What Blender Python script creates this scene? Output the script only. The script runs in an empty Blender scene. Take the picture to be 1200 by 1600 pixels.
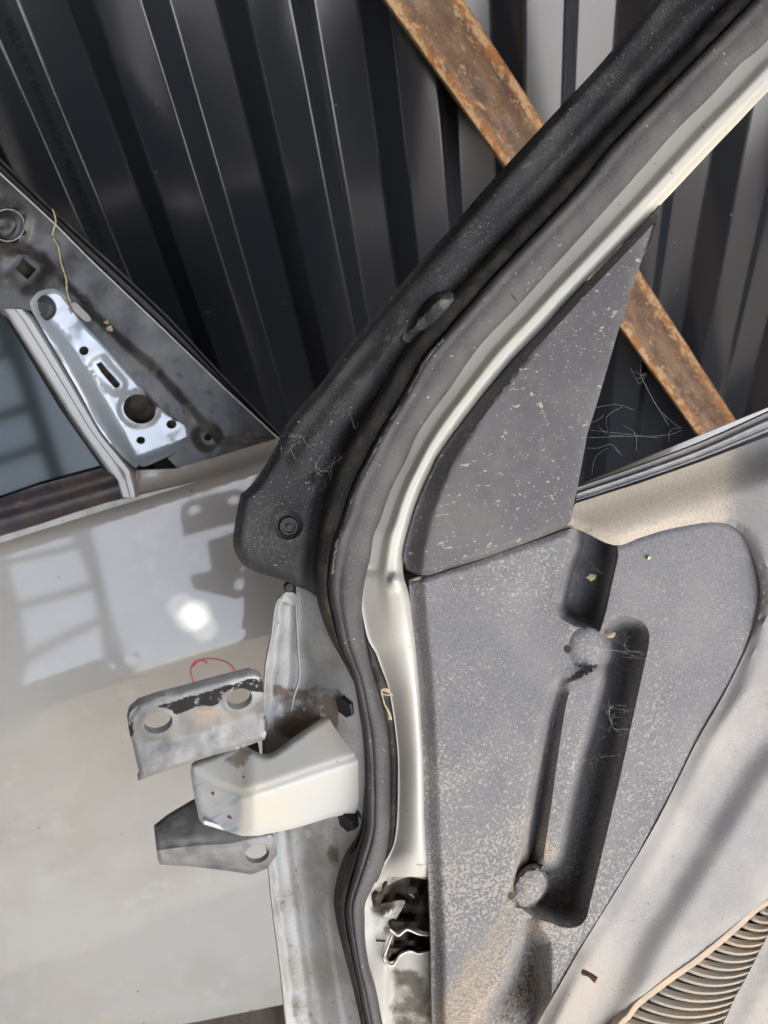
import bpy, bmesh, math, random
import numpy as np
from mathutils import Vector, Matrix
from mathutils.geometry import delaunay_2d_cdt
random.seed(7); np.random.seed(7)
S = bpy.context.scene
COL = S.collection
R = math.radians

# ------------------------------------------------------------------ camera
# a phone held at 1.5 m looking 46 degrees down at the doors, rolled 11 degrees
FPX = 1200.0                      # focal length in photo pixels (photo 1200 x 1600)
def nrm(v): return v/np.linalg.norm(v)
Zc = -nrm(np.array([225., -1150., -FPX]))
Xc = np.array([31940., 7500., -FPX]); Xc = nrm(Xc-Xc.dot(Zc)*Zc)
Yc = np.cross(Zc, Xc)
ROT = np.array([Xc, Yc, Zc])
CAM = np.array([0., 0., 1.50])
cd = bpy.data.cameras.new('camera'); cam = bpy.data.objects.new('camera', cd); COL.objects.link(cam)
cam.matrix_world = Matrix.Translation(CAM.tolist()) @ Matrix(ROT.tolist()).to_4x4()
cd.sensor_fit = 'VERTICAL'; cd.sensor_height = 36.0; cd.lens = 36.0*FPX/1600.0
cd.clip_start = 0.02; cd.clip_end = 200
cd.dof.use_dof = True; cd.dof.focus_distance = 0.60; cd.dof.aperture_fstop = 9.0
S.camera = cam
# ------------------------------------------------------------------ light
S.view_settings.view_transform = 'Standard'; S.view_settings.look = 'None'
S.view_settings.gamma = 1; S.view_settings.exposure = EXPOSURE = 2.62
W = bpy.data.worlds.new('World'); S.world = W; W.use_nodes = True
wn = W.node_tree
bg = wn.nodes['Background']; bg.inputs['Strength'].default_value = 0.12
sky = wn.nodes.new('ShaderNodeTexSky'); sky.sky_type = 'NISHITA'; sky.sun_disc = False
SUN_EL, SUN_AZ = 50.0, 24.0
XEDGE = 2.25      # azimuth: degrees clockwise from -Y seen from above -> towards +X side behind the camera
sdir = np.array([math.cos(R(SUN_EL))*math.sin(R(SUN_AZ)), -math.cos(R(SUN_EL))*math.cos(R(SUN_AZ)), math.sin(R(SUN_EL))])
sky.sun_elevation = R(SUN_EL); sky.sun_rotation = math.atan2(sdir[0], sdir[1])
sky.dust_density = 2.5; sky.ozone_density = 0.8
wn.links.new(sky.outputs[0], bg.inputs['Color'])
sl = bpy.data.lights.new('sun', 'SUN'); so = bpy.data.objects.new('sun', sl); COL.objects.link(so)
sl.energy = 4.5; sl.angle = R(0.6); sl.color = (1.0, 0.94, 0.86)
so.rotation_euler = Vector(sdir.tolist()).to_track_quat('Z', 'Y').to_euler()

# ------------------------------------------------------------------ geometry helpers
def rays(px, py):
    px = np.atleast_1d(np.asarray(px, float)); py = np.atleast_1d(np.asarray(py, float))
    v = np.stack([px-600, -(py-800), np.full_like(px, -FPX)], 1)
    v /= np.linalg.norm(v, axis=1)[:, None]
    return v @ ROT.T
class Plane:
    """a leaning plane in the world; at() finds the point of the plane raised by `off` metres"""
    def __init__(s, p, n): s.p = np.array(p, float); s.n = nrm(np.array(n, float))
    def at(s, px, py, off=0.0):
        r = rays(px, py)
        off = np.broadcast_to(np.asarray(off, float), (len(r),))
        t = ((s.p-CAM).dot(s.n)+off)/(r@s.n)
        return CAM + r*t[:, None]
def lean_plane(b1, b2, ref, dist, lean):
    r1, r2 = rays(*b1)[0], rays(*b2)[0]; Z = np.array([0, 0, 1.])
    d = nrm(np.cross(np.cross(r1, r2), Z))
    if d[0] < 0: d = -d
    h = np.cross(Z, d); a = R(lean); u = math.cos(a)*Z+math.sin(a)*h
    n = np.cross(d, u); p = CAM+rays(*ref)[0]*dist
    if n.dot(CAM-p) < 0: n = -n
    P = Plane(p, n); P.d = d; P.u = u
    return P
PF = lean_plane((900, 775), (1200, 672), (890, 825), .57, 38)    # the near door
PL = lean_plane((0, 830), (435, 690), (220, 760), .94, 25)       # the far door
DW = 1.15                                                         # the metal wall
PW = Plane((0, DW-.034, 0), (0, -1, 0))

def cr(pts, n=12, closed=False):
    """Catmull-Rom through pts"""
    P = np.array(pts, float); m = len(P)
    out = []
    rng = range(m) if closed else range(m-1)
    for i in rng:
        if closed: p0, p1, p2, p3 = P[(i-1) % m], P[i], P[(i+1) % m], P[(i+2) % m]
        else: p0, p1, p2, p3 = P[max(i-1, 0)], P[i], P[i+1], P[min(i+2, m-1)]
        for k in range(n):
            t = k/n
            out.append(0.5*((2*p1)+(-p0+p2)*t+(2*p0-5*p1+4*p2-p3)*t*t+(-p0+3*p1-3*p2+p3)*t**3))
    if not closed: out.append(P[-1])
    return np.array(out)
def resample(P, step, closed=True):
    P = np.asarray(P, float)
    Q = np.vstack([P, P[:1]]) if closed else P
    seg = np.linalg.norm(np.diff(Q, axis=0), axis=1); keep = []
    for i in range(len(Q)-1):
        k = max(1, int(round(seg[i]/step)))
        for j in range(k): keep.append(Q[i]+(Q[i+1]-Q[i])*j/k)
    if not closed: keep.append(Q[-1])
    return np.array(keep)
def inside(P, pts):
    x, y = pts[:, 0], pts[:, 1]; c = np.zeros(len(pts), bool); n = len(P)
    for i in range(n):
        x1, y1 = P[i-1]; x2, y2 = P[i]
        if y1 == y2: continue
        m = ((y1 > y) != (y2 > y)) & (x < (x2-x1)*(y-y1)/(y2-y1)+x1)
        c ^= m
    return c
def dist(P, pts, closed=True):
    P = np.asarray(P, float)
    A = P; B = np.roll(P, -1, 0)
    if not closed: A, B = P[:-1], P[1:]
    d = np.full(len(pts), 1e9)
    for a, b in zip(A, B):
        ab = b-a; L = ab.dot(ab)
        if L < 1e-9: continue
        t = np.clip(((pts-a)@ab)/L, 0, 1)
        q = a+t[:, None]*ab
        d = np.minimum(d, np.hypot(pts[:, 0]-q[:, 0], pts[:, 1]-q[:, 1]))
    return d
def sdist(P, pts):
    d = dist(P, pts); return np.where(inside(P, pts), d, -d)
def inset(P, d, n=1):
    P = resample(P, 4); A = np.roll(P, 1, 0); B = np.roll(P, -1, 0); T = B-A; T /= np.linalg.norm(T, axis=1)[:, None]+1e-9
    N = np.stack([-T[:, 1], T[:, 0]], 1); Q = P+N*abs(d)
    s = 1 if inside(P, Q).mean() > .5 else -1
    Q = P+N*d*s
    ok = np.abs(np.abs(sdist(P, Q))-abs(d)) < .35*abs(d)+.3
    return Q[ok]
def ss(a, b, x):
    t = np.clip((x-a)/(b-a), 0, 1); return t*t*(3-2*t)
def circle(cx, cy, rx, ry=None, rot=0, n=24):
    ry = ry or rx; a = np.linspace(0, 2*math.pi, n, endpoint=False); c, s = math.cos(R(rot)), math.sin(R(rot))
    x, y = rx*np.cos(a), ry*np.sin(a)
    return np.stack([cx+x*c-y*s, cy+x*s+y*c], 1)
def vnoise(pts, scale, seed=0):
    """cheap smooth 2-D noise 0..1"""
    rs = np.random.RandomState(seed); g = rs.rand(64, 64)
    x = pts[:, 0]/scale+100; y = pts[:, 1]/scale+100
    xi, yi = np.floor(x).astype(int), np.floor(y).astype(int); fx, fy = x-xi, y-yi
    fx = fx*fx*(3-2*fx); fy = fy*fy*(3-2*fy)
    G = lambda i, j: g[i % 64, j % 64]
    return (G(xi, yi)*(1-fx)+G(xi+1, yi)*fx)*(1-fy)+(G(xi, yi+1)*(1-fx)+G(xi+1, yi+1)*fx)*fy

def link(name, me, mat, parent=None, sharp=40):
    me.materials.append(mat)
    me.polygons.foreach_set('use_smooth', [True]*len(me.polygons))
    me.update()
    me.set_sharp_from_angle(angle=R(sharp))
    o = bpy.data.objects.new(name, me); COL.objects.link(o)
    if parent is not None:
        L = root_loc(parent)
        if L.length > 0:
            me.transform(Matrix.Translation(-L)); me.update()
        o.parent = parent
    return o
def root_loc(o):
    L = Vector((0, 0, 0))
    while o is not None: L += o.location; o = o.parent
    return L
def tag(o, label=None, cat=None, group=None, kind=None):
    if label: o['label'] = label
    if cat: o['category'] = cat
    if group: o['group'] = group
    if kind: o['kind'] = kind
    return o
def thing(name, label, cat, loc, group=None):
    o = bpy.data.objects.new(name, None); COL.objects.link(o); o.location = loc
    o.empty_display_size = .05
    return tag(o, label, cat, group)
def mesh(name, V, F):
    me = bpy.data.meshes.new(name); me.from_pydata([tuple(map(float, v)) for v in V], [], F); me.update(); return me
def solid(name, Vf, F, n, th, mat, parent, attrs=None, sharp=40):
    """close a front skin into a solid of thickness th along -n (rear face and rim)"""
    Vf = np.asarray(Vf); N = len(Vf)
    Vb = Vf-np.asarray(n)*th
    F = [tuple(int(i) for i in f) for f in F]
    # orient so normals face n
    a, b, c = [Vf[i] for i in F[len(F)//2][:3]]
    if np.cross(b-a, c-a).dot(n) < 0: F = [f[::-1] for f in F]
    ed = {}
    for f in F:
        for i in range(len(f)):
            e = (f[i], f[(i+1) % len(f)])
            ed[e] = 1
    rim = [e for e in ed if (e[1], e[0]) not in ed]
    Fa = F+[tuple(i+N for i in f[::-1]) for f in F]+[(a, a+N, b+N, b)[::-1] if False else (b, a, a+N, b+N) for a, b in rim]
    me = mesh(name, np.vstack([Vf, Vb]), Fa)
    for k, v in (attrs or {}).items():
        at = me.attributes.new(k, 'FLOAT', 'POINT'); at.data.foreach_set('value', np.concatenate([v, v]).astype(np.float32))
    return link(name, me, mat, parent, sharp)
def relief(name, poly, plane, mat, parent, h=0.0, holes=(), step=6, th=.003, feats=(), attrs=None, sharp=40, kmax=None, nd=None):
    """a moulded sheet: outline and relief h(points) [metres above the plane], with real holes and thickness"""
    B = resample(poly, step); H = [resample(q, min(step, 4)) for q in holes]
    lo, hi = B.min(0), B.max(0)
    gx, gy = np.arange(lo[0], hi[0], step), np.arange(lo[1], hi[1], step)
    G = np.stack(np.meshgrid(gx, gy), -1).reshape(-1, 2)
    G[:, 0] += (np.round((G[:, 1]-lo[1])/step) % 2)*step*.5
    G = G[inside(B, G)]
    ok = dist(B, G) > step*.55
    for q in H: ok &= (~inside(q, G)) & (dist(q, G) > 2.2)
    for q, cl in feats: ok &= dist(q, G, cl) > step*.5
    pts = [B]+H; edges = []; o = 0
    for q in [B]+H:
        n = len(q); edges += [(o+i, o+(i+1) % n) for i in range(n)]; o += n
    for q, cl in feats:
        q = resample(q, step*.8, cl); q = q[inside(B, q) & (dist(B, q) > 1.5)]
        pts.append(q); o += len(q)
    pts.append(G[ok]); A = np.vstack(pts)
    vo, _, fo, *_ = delaunay_2d_cdt([Vector(p) for p in A.tolist()], edges, [], 1, 1e-4)
    A = np.array([(v.x, v.y) for v in vo]); F = np.array([f for f in fo if len(f) == 3])
    ce = A[F].mean(1); keep = inside(B, ce)
    for q in H: keep &= ~inside(q, ce)
    F = F[keep]
    used = np.unique(F); mp = -np.ones(len(A), int); mp[used] = np.arange(len(used)); A = A[used]; F = mp[F]
    hv = h(A) if callable(h) else np.full(len(A), float(h))
    at = {k: f(A) for k, f in (attrs or {}).items()}
    return solid(name, plane.at(A[:, 0], A[:, 1], hv), F.tolist(), plane.n if nd is None else nd, th, mat, parent, at, sharp)
def strip(name, A, B, plane, mat, parent, h, y0=None, y1=None, m=10, step=7, th=.004, attrs=None, sharp=50, smooth=True):
    """a long moulding between two traced edges; h(u, y) its section, u 0..1 across"""
    A = cr(A) if smooth else np.array(A, float); B = cr(B) if smooth else np.array(B, float)
    y0 = max(A[:, 1].min(), B[:, 1].min()) if y0 is None else y0
    y1 = min(A[:, 1].max(), B[:, 1].max()) if y1 is None else y1
    ys = np.arange(y0, y1+step*.5, step)
    a = A[np.argsort(A[:, 1])]; b = B[np.argsort(B[:, 1])]
    xa = np.interp(ys, a[:, 1], a[:, 0]); xb = np.interp(ys, b[:, 1], b[:, 0])
    xb = np.maximum(xb, xa+.3)
    us = np.linspace(0, 1, m+1)
    X = xa[:, None]*(1-us)+xb[:, None]*us; Y = np.repeat(ys[:, None], m+1, 1); U = np.repeat(us[None], len(ys), 0)
    hv = h(U.ravel(), Y.ravel())
    V = plane.at(X.ravel(), Y.ravel(), hv); w = m+1
    F = [(i*w+j, i*w+j+1, (i+1)*w+j+1, (i+1)*w+j) for i in range(len(ys)-1) for j in range(m)]
    at = {k: f(np.stack([X.ravel(), Y.ravel()], 1)) for k, f in (attrs or {}).items()}
    return solid(name, V, F, plane.n, th, mat, parent, at, sharp)
def tube(name, pts, rad, mat, parent=None, seg=8, closed=False, sharp=60):
    """pts: world points, rad: number or list"""
    P = np.asarray(pts, float); n = len(P); rad = np.broadcast_to(np.asarray(rad, float), (n,))
    V = []; up = np.array([.13, .2, .97])
    for i in range(n):
        a = P[(i-1) % n] if closed else P[max(i-1, 0)]; b = P[(i+1) % n] if closed else P[min(i+1, n-1)]
        t = nrm(b-a); s = nrm(np.cross(t, up)); w = np.cross(s, t)
        for k in range(seg):
            q = 2*math.pi*k/seg; V.append(P[i]+rad[i]*(math.cos(q)*s+math.sin(q)*w))
    F = []
    for i in range(n if closed else n-1):
        j = (i+1) % n
        for k in range(seg):
            F.append((i*seg+k, i*seg+(k+1) % seg, j*seg+(k+1) % seg, j*seg+k))
    if not closed: F += [tuple(range(seg))[::-1], tuple((n-1)*seg+k for k in range(seg))]
    return link(name, mesh(name, V, F), mat, parent, sharp)
def lathe(name, c, axis, prof, mat, parent, seg=24, sharp=35, hexa=False):
    """prof: (radius, height along axis)"""
    axis = nrm(np.asarray(axis, float)); s = nrm(np.cross(axis, [.3, .1, .95])); w = np.cross(axis, s); V = []; F = []
    if hexa: seg = 6
    for r, z in prof:
        for k in range(seg):
            q = 2*math.pi*k/seg; V.append(np.asarray(c)+axis*z+r*(math.cos(q)*s+math.sin(q)*w))
    for i in range(len(prof)-1):
        for k in range(seg): F.append((i*seg+k, i*seg+(k+1) % seg, (i+1)*seg+(k+1) % seg, (i+1)*seg+k))
    F += [tuple(range(seg))[::-1], tuple((len(prof)-1)*seg+k for k in range(seg))]
    return link(name, mesh(name, V, F), mat, parent, sharp)

# ------------------------------------------------------------------ materials
def material(name, col, rough=.5, metal=0., var=None, layers=(), bump=(), coat=0., coat_rough=.05, spec=.5, rvar=None, stretch=None, sheen=0):
    """layers: (colour, rough, kind, params) laid over one another; kinds: noise(scale,lo,hi,detail,attr), cells"""
    m = bpy.data.materials.new(name); m.use_nodes = True; t = m.node_tree; N, L = t.nodes, t.links
    b = N['Principled BSDF']
    tc = N.new('ShaderNodeTexCoord')
    def coords(st=None, off=0):
        mp = N.new('ShaderNodeMapping'); L.new(tc.outputs['Object'], mp.inputs[0])
        mp.inputs['Location'].default_value = (off, off*.7, off*1.3)
        if st: mp.vector_type = 'TEXTURE'; mp.inputs['Rotation'].default_value = st[0]; mp.inputs['Scale'].default_value = st[1]
        return mp.outputs[0]
    def noise(scale, detail=4, st=None, off=0, rgh=.55):
        n = N.new('ShaderNodeTexNoise'); n.inputs['Scale'].default_value = scale; n.inputs['Detail'].default_value = detail
        n.inputs['Roughness'].default_value = rgh
        L.new(coords(st, off), n.inputs['Vector']); return n.outputs[0]
    def ramp(src, lo, hi, smooth=True):
        r = N.new('ShaderNodeMapRange'); r.inputs['From Min'].default_value = lo; r.inputs['From Max'].default_value = hi
        if smooth: r.interpolation_type = 'SMOOTHSTEP'
        L.new(src, r.inputs['Value']); return r.outputs[0]
    def mathn(op, a, b_=None):
        n = N.new('ShaderNodeMath'); n.operation = op
        for i, v in enumerate((a, b_)):
            if v is None: continue
            if hasattr(v, 'is_linked'): L.new(v, n.inputs[i])
            else: n.inputs[i].default_value = v
        return n.outputs[0]
    def mixc(f, a, c):
        n = N.new('ShaderNodeMix'); n.data_type = 'RGBA'
        L.new(f, n.inputs[0])
        for v, i in ((a, 6), (c, 7)):
            if hasattr(v, 'is_linked'): L.new(v, n.inputs[i])
            else: n.inputs[i].default_value = (*v, 1)
        return n.outputs[2]
    def mixf(f, a, c):
        n = N.new('ShaderNodeMix')
        L.new(f, n.inputs[0])
        for v, i in ((a, 2), (c, 3)):
            if hasattr(v, 'is_linked'): L.new(v, n.inputs[i])
            else: n.inputs[i].default_value = v
        return n.outputs[0]
    C, Ro, Me, Co = tuple(col), rough, metal, coat
    if var:
        for (c2, sc, lo, hi, *x) in var:
            C = mixc(ramp(noise(sc, 5, stretch, x[0] if x else 3.1), lo, hi), C, c2)
    if rvar:
        Ro = mixf(ramp(noise(rvar[0], 4, None, 9.3), .35, .65), rvar[1], rvar[2])
    hb = None
    for i, ly in enumerate(layers):
        c2, r2, sc, lo, hi = ly['c'], ly.get('r', .85), ly.get('s', 300), ly.get('lo', .6), ly.get('hi', .66)
        nz = noise(sc, ly.get('d', 3), ly.get('st'), 17.7*(i+1)+ly.get('o', 0), ly.get('rg', .55))
        if ly.get('cells'):
            v = N.new('ShaderNodeTexVoronoi'); v.inputs['Scale'].default_value = sc
            L.new(coords(ly.get('st'), 5.1*i), v.inputs['Vector'])
            nz = mathn('MULTIPLY', mathn('SUBTRACT', 1.0, v.outputs['Distance']), ramp(v.outputs['Color'], 1-ly['cells'], 1-ly['cells']+.02, False))
        if 'big' in ly:      # clumping at a larger scale
            bs, amt = ly['big']
            nz = mathn('ADD', nz, mathn('MULTIPLY', mathn('SUBTRACT', noise(bs, 3, None, 31+i), .5), amt))
        if ly.get('attr'):
            a = N.new('ShaderNodeAttribute'); a.attribute_name = ly['attr']
            nz = mathn('ADD', nz, mathn('MULTIPLY', mathn('SUBTRACT', a.outputs['Fac'], 1.0), ly.get('aw', .5)))
        fct = ramp(nz, lo, hi)
        if ly.get('amt', 1) != 1: fct = mathn('MULTIPLY', fct, ly['amt'])
        C = mixc(fct, C, c2); Ro = mixf(fct, Ro, r2)
        if metal: Me = mixf(fct, Me, ly.get('m', 0.))
        if coat: Co = mixf(fct, Co, 0.)
        if ly.get('b'):
            hb2 = mathn('MULTIPLY', fct, ly['b']); hb = hb2 if hb is None else mathn('ADD', hb, hb2)
    def put(v, s):
        if hasattr(v, 'is_linked'): L.new(v, b.inputs[s])
        elif isinstance(v, tuple): b.inputs[s].default_value = (*v, 1)
        else: b.inputs[s].default_value = v
    put(C, 'Base Color'); put(Ro, 'Roughness'); put(Me, 'Metallic'); put(Co, 'Coat Weight')
    b.inputs['Coat Roughness'].default_value = coat_rough; b.inputs['Specular IOR Level'].default_value = spec
    for (sc, amp, *st) in bump:
        h = mathn('MULTIPLY', noise(sc, 4, st[0] if st else None, 44), amp)
        hb = h if hb is None else mathn('ADD', hb, h)
    if hb is not None:
        bn = N.new('ShaderNodeBump'); bn.inputs['Distance'].default_value = 1.0; bn.inputs['Strength'].default_value = 1.0
        L.new(hb, bn.inputs['Height']); L.new(bn.outputs[0], b.inputs['Normal'])
    return m
TAN = (.46, .38, .27); PALE = (.55, .53, .48)
M = {}
M['wall'] = material('painted_steel', (.052, .059, .074), .17, .6, spec=.6,
    layers=[dict(c=(.2, .2, .2), s=60, lo=.76, hi=.8, d=2, r=.7)], bump=[(1.6, .0015)])
M['ink'] = material('ink', (.006, .006, .006), .8, spec=.2)
BST = ((0, R(-32), 0), (1, 1, 4.5))
M['rust'] = material('rusty_steel', (.15, .095, .065), .8, 0, var=[((.23, .15, .10), 70, .40, .62, 2.), ((.10, .07, .055), 50, .52, .66, 15.)], stretch=BST,
    layers=[dict(c=(.36, .15, .045), s=110, lo=.30, hi=.46, d=6, rg=.7, attr='band', aw=.35, amt=.95), dict(c=(.55, .38, .22), s=120, lo=.44, hi=.53, d=6, rg=.75, st=((0, R(-32), 0), (1, 1, 2.2)), attr='band', aw=.16, amt=.85), dict(c=(.08, .045, .03), s=150, lo=.58, hi=.68, d=6, rg=.7, b=.0003, amt=.8), dict(c=(.42, .2, .06), s=420, lo=.6, hi=.68, d=3, amt=.7)], bump=[(160, .0008), (600, .0003)], rvar=(30, .55, .9))
M['white'] = material('white_car_paint', (.375, .372, .352), .35, 0, coat=1., coat_rough=.05, var=[((.34, .33, .305), 7, .4, .7), ((.40, .40, .38), 26, .5, .8)],
    layers=[dict(c=(.12, .11, .1), s=75, lo=.79, hi=.81, d=1), dict(c=(.16, .13, .1), s=190, lo=.77, hi=.8, d=2), dict(c=(.40, .33, .24), s=60, lo=.25, hi=.62, d=5, attr='dirt', aw=.5, r=.8, amt=.6), dict(c=(.3, .29, .27), s=9, lo=.55, hi=.75, d=6, rg=.7, amt=.25, r=.5)], bump=[(5, .0012)])
M['cream'] = material('cream_paint', (.64, .615, .54), .45, 0, coat=.5, coat_rough=.25, var=[((.58, .57, .52), 12, .4, .7)],
    layers=[dict(c=(.2, .15, .1), s=230, lo=.74, hi=.77, d=2), dict(c=(.26, .2, .14), s=90, lo=.55, hi=.7, attr='dirt', aw=.6, r=.9)], bump=[(9, .0006)])
M['shut'] = material('dusty_white_paint', (.47, .48, .475), .45, 0, coat=.3, coat_rough=.2, var=[((.36, .35, .32), 30, .42, .62), ((.52, .53, .52), 12, .5, .7)],
    layers=[dict(c=(.25, .22, .18), s=260, lo=.62, hi=.7, d=3, amt=.7), dict(c=(.16, .115, .085), s=40, lo=.34, hi=.5, attr='dirt', aw=.6, r=.85, amt=.88), dict(c=(.5, .48, .44), s=90, lo=.6, hi=.7, r=.8)], bump=[(40, .0008)])
dustl = [dict(c=(.34, .32, .24), s=60, lo=.5, hi=.85, r=.95, amt=.35), dict(c=(.6, .6, .58), s=420, lo=.72, hi=.76, d=2, r=.9)]
M['rubber'] = material('rubber', (.040, .040, .043), .72, 0, spec=.35, var=[((.062, .061, .058), 40, .4, .65), ((.03, .03, .033), 12, .45, .6)], layers=[dict(c=(.20, .19, .165), s=700, lo=.5, hi=.72, d=4, r=.95, amt=.5, big=(25, .4)), dict(c=(.30, .29, .25), s=120, lo=.42, hi=.7, d=6, rg=.7, attr='dust', aw=.4, amt=.6, r=.95), dict(c=(.6, .6, .58), s=420, lo=.71, hi=.75, d=2, r=.9)], bump=[(700, .00018), (60, .0006)])
M['rubber_grey'] = material('grey_rubber', (.075, .073, .078), .62, 0, spec=.4, var=[((.105, .102, .102), 30, .4, .65)], layers=[dict(c=(.5, .49, .46), s=330, lo=.70, hi=.74, d=2, r=.9), dict(c=(.2, .19, .17), s=700, lo=.5, hi=.6, amt=.25)], bump=[(800, .00015), (50, .0007)])
M['rubber_dusty'] = material('dusty_black_rubber', (.045, .044, .042), .75, 0, var=[((.09, .085, .066), 90, .42, .62), ((.035, .034, .033), 20, .5, .7)], layers=[dict(c=(.25, .23, .14), s=600, lo=.64, hi=.7, d=2, amt=.7), dict(c=(.6, .6, .56), s=330, lo=.76, hi=.79)], bump=[(900, .0004)])
M['film'] = material('black_plastic', (.018, .019, .021), .33, 0, var=[((.07, .068, .066), 22, .42, .65)], layers=[dict(c=(.24, .22, .18), s=70, lo=.55, hi=.8, r=.9, amt=.5), dict(c=(.5, .47, .4), s=300, lo=.74, hi=.78)], bump=[(30, .001)])
fl = lambda s, lo, c, **k: dict(c=c, s=s, lo=lo, hi=lo+.035, r=.9, **k)
M['sail'] = material('grained_grey_plastic', (.085, .083, .09), .48, 0, var=[((.12, .117, .118), 14, .4, .65)],
    layers=[fl(290, .640, (.5, .47, .39), d=3, big=(14, .22), b=.00006, st=((0, R(20), R(15)), (2.2, 1, 1)), amt=.8), fl(620, .69, (.42, .41, .38), d=1, big=(22, .2), amt=.8), dict(c=(.2, .19, .175), s=40, lo=.45, hi=.75, d=6, rg=.7, amt=.5)], bump=[(1500, .00025)])
M['card'] = material('dusty_grey_plastic', (.125, .130, .150), .55, 0, var=[((.165, .166, .18), 26, .35, .65)],
    layers=[dict(c=(.50, .46, .38), s=460, lo=.555, hi=.615, d=3, rg=.55, big=(15, .34), amt=.72, attr='dust', aw=.16, b=.00006, r=.9), dict(c=(.46, .44, .41), s=900, lo=.57, hi=.68, d=2, big=(22, .3), amt=.55, r=.9), dict(c=(.36, .34, .31), s=1100, lo=.46, hi=.66, d=2, st=((0, R(12), 0), (1, 1, 7)), amt=.5, r=.9),
            dict(c=(.50, .385, .25), s=420, lo=.38, hi=.60, d=6, rg=.75, attr='sand', aw=.34, amt=.8, r=.95), dict(c=(.065, .05, .038), s=260, lo=.36, hi=.66, d=5, attr='pocket_shade', aw=.5, amt=.75, r=.95)], bump=[(1300, .00022)])
M['hard'] = material('dusty_beige_trim', (.38, .36, .335), .6, 0, var=[((.29, .285, .285), 14, .38, .62), ((.42, .38, .32), 7, .45, .7)],
    layers=[fl(650, .60, (.50, .46, .40), d=4, big=(9, .3), amt=.5), fl(420, .70, (.12, .1, .08), d=2, amt=.8), dict(c=(.64, .54, .41), s=650, lo=.15, hi=.55, d=6, rg=.7, attr='sand', aw=.5, amt=.9, r=.9)], bump=[(1100, .0002)])
M['slat'] = material('beige_grille_plastic', (.52, .49, .44), .55, 0, var=[((.58, .5, .4), 60, .4, .6)], bump=[(900, .0001)])
M['tanedge'] = material('sandy_trim_edge', (.44, .37, .29), .7, 0, var=[((.55, .42, .28), 80, .4, .65)])
M['belt'] = material('grey_rubber_seal', (.30, .31, .33), .38, 0, var=[((.38, .37, .36), 50, .4, .6)], layers=[dict(c=(.46, .43, .38), s=250, lo=.58, hi=.68, amt=.6)], bump=[(500, .0002)])
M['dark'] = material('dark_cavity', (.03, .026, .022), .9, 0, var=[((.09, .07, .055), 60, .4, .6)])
M['steel'] = material('galvanised_steel', (.24, .245, .25), .5, .35, var=[((.31, .305, .29), 18, .38, .66), ((.18, .18, .185), 40, .50, .66)],
    layers=[dict(c=(.018, .017, .017), s=110, d=6, rg=.75, lo=.36, hi=.44, attr='paint', aw=1.0, r=.9), dict(c=(.42, .3, .2), s=110, lo=.36, hi=.62, d=6, rg=.7, attr='rust', aw=1.0, r=.9)], bump=[(160, .0005), (600, .0001)], rvar=(40, .35, .55))
M['hinge'] = material('chipped_cream_paint', (.57, .565, .525), .38, 0, coat=.5, coat_rough=.12, var=[((.6, .57, .48), 18, .42, .66)],
    layers=[dict(c=(.40, .42, .45), s=50, lo=.22, hi=.62, d=5, attr='bare', aw=.6, r=.45, amt=.85), dict(c=(.12, .2, .28), s=170, lo=.50, hi=.64, d=4, attr='bare', aw=.5, r=.5, st=((0, R(65), 0), (1, 1, 14)), amt=.5),
            dict(c=(.2, .14, .09), s=60, lo=.45, hi=.62, attr='dirt', aw=.5, r=.9, amt=.8), dict(c=(.1, .09, .08), s=110, lo=.73, hi=.75, d=1)], bump=[(30, .0006)])
M['bolt'] = material('black_oxide', (.03, .03, .032), .45, .4, bump=[(300, .0003)])
M['plate'] = material('white_paint_sky_tint', (.47, .50, .53), .2, .1, coat=1., coat_rough=.04, var=[((.4, .46, .52), 18, .4, .7)], bump=[(30, .0012)])  # blue of the reflected sky is put into this white paint's colour
M['red'] = material('red_marker', (.55, .06, .06), .6)
M['mould'] = material('weathered_black_moulding', (.045, .04, .05), .42, 0, var=[((.075, .06, .055), 30, .4, .6)], layers=[dict(c=(.2, .15, .11), s=180, lo=.55, hi=.7, attr='dirt', aw=.35, amt=.8), dict(c=(.7, .68, .6), s=70, lo=.75, hi=.77)], bump=[(200, .0004)])
M['web'] = material('spider_silk', (.8, .8, .78), .8)
M['straw'] = material('dry_straw', (.6, .5, .32), .8)
M['debris'] = material('rusty_screw', (.3, .17, .13), .8, .2, bump=[(900, .0004)])
M['cream_low'] = material('dirty_cream_paint', (.56, .54, .47), .5, 0, coat=.3, coat_rough=.3, var=[((.46, .44, .39), 40, .4, .7)], layers=[dict(c=(.13, .105, .08), s=70, lo=.30, hi=.58, d=5, attr='dirt', aw=.5, r=.9, amt=.9), dict(c=(.5, .48, .44), s=120, lo=.62, hi=.72, r=.8, amt=.5)], bump=[(50, .0008)])
M['torn'] = material('torn_bright_metal', (.62, .6, .55), .4, .3, bump=[(200, .0004)])
gm = material('brown_soil', (.11, .09, .07), .95, 0, var=[((.07, .055, .04), 3, .4, .6), ((.17, .14, .11), 11, .45, .65)], bump=[(40, .004), (200, .002)])
M['slab'] = material('pale_bounce_slab', (.80, .73, .63), .9, 0, var=[((.72, .65, .55), 3, .4, .6)], bump=[(40, .003)])
glass = bpy.data.materials.new('tinted_glass'); glass.use_nodes = True
gb = glass.node_tree.nodes['Principled BSDF']; gb.inputs['Base Color'].default_value = (.022, .032, .032, 1); gb.inputs['Roughness'].default_value = .06; gb.inputs['Specular IOR Level'].default_value = .38
gb.inputs['Coat Weight'].default_value = 0
gb.inputs['Transmission Weight'].default_value = 0.0
M['glass'] = glass

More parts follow.
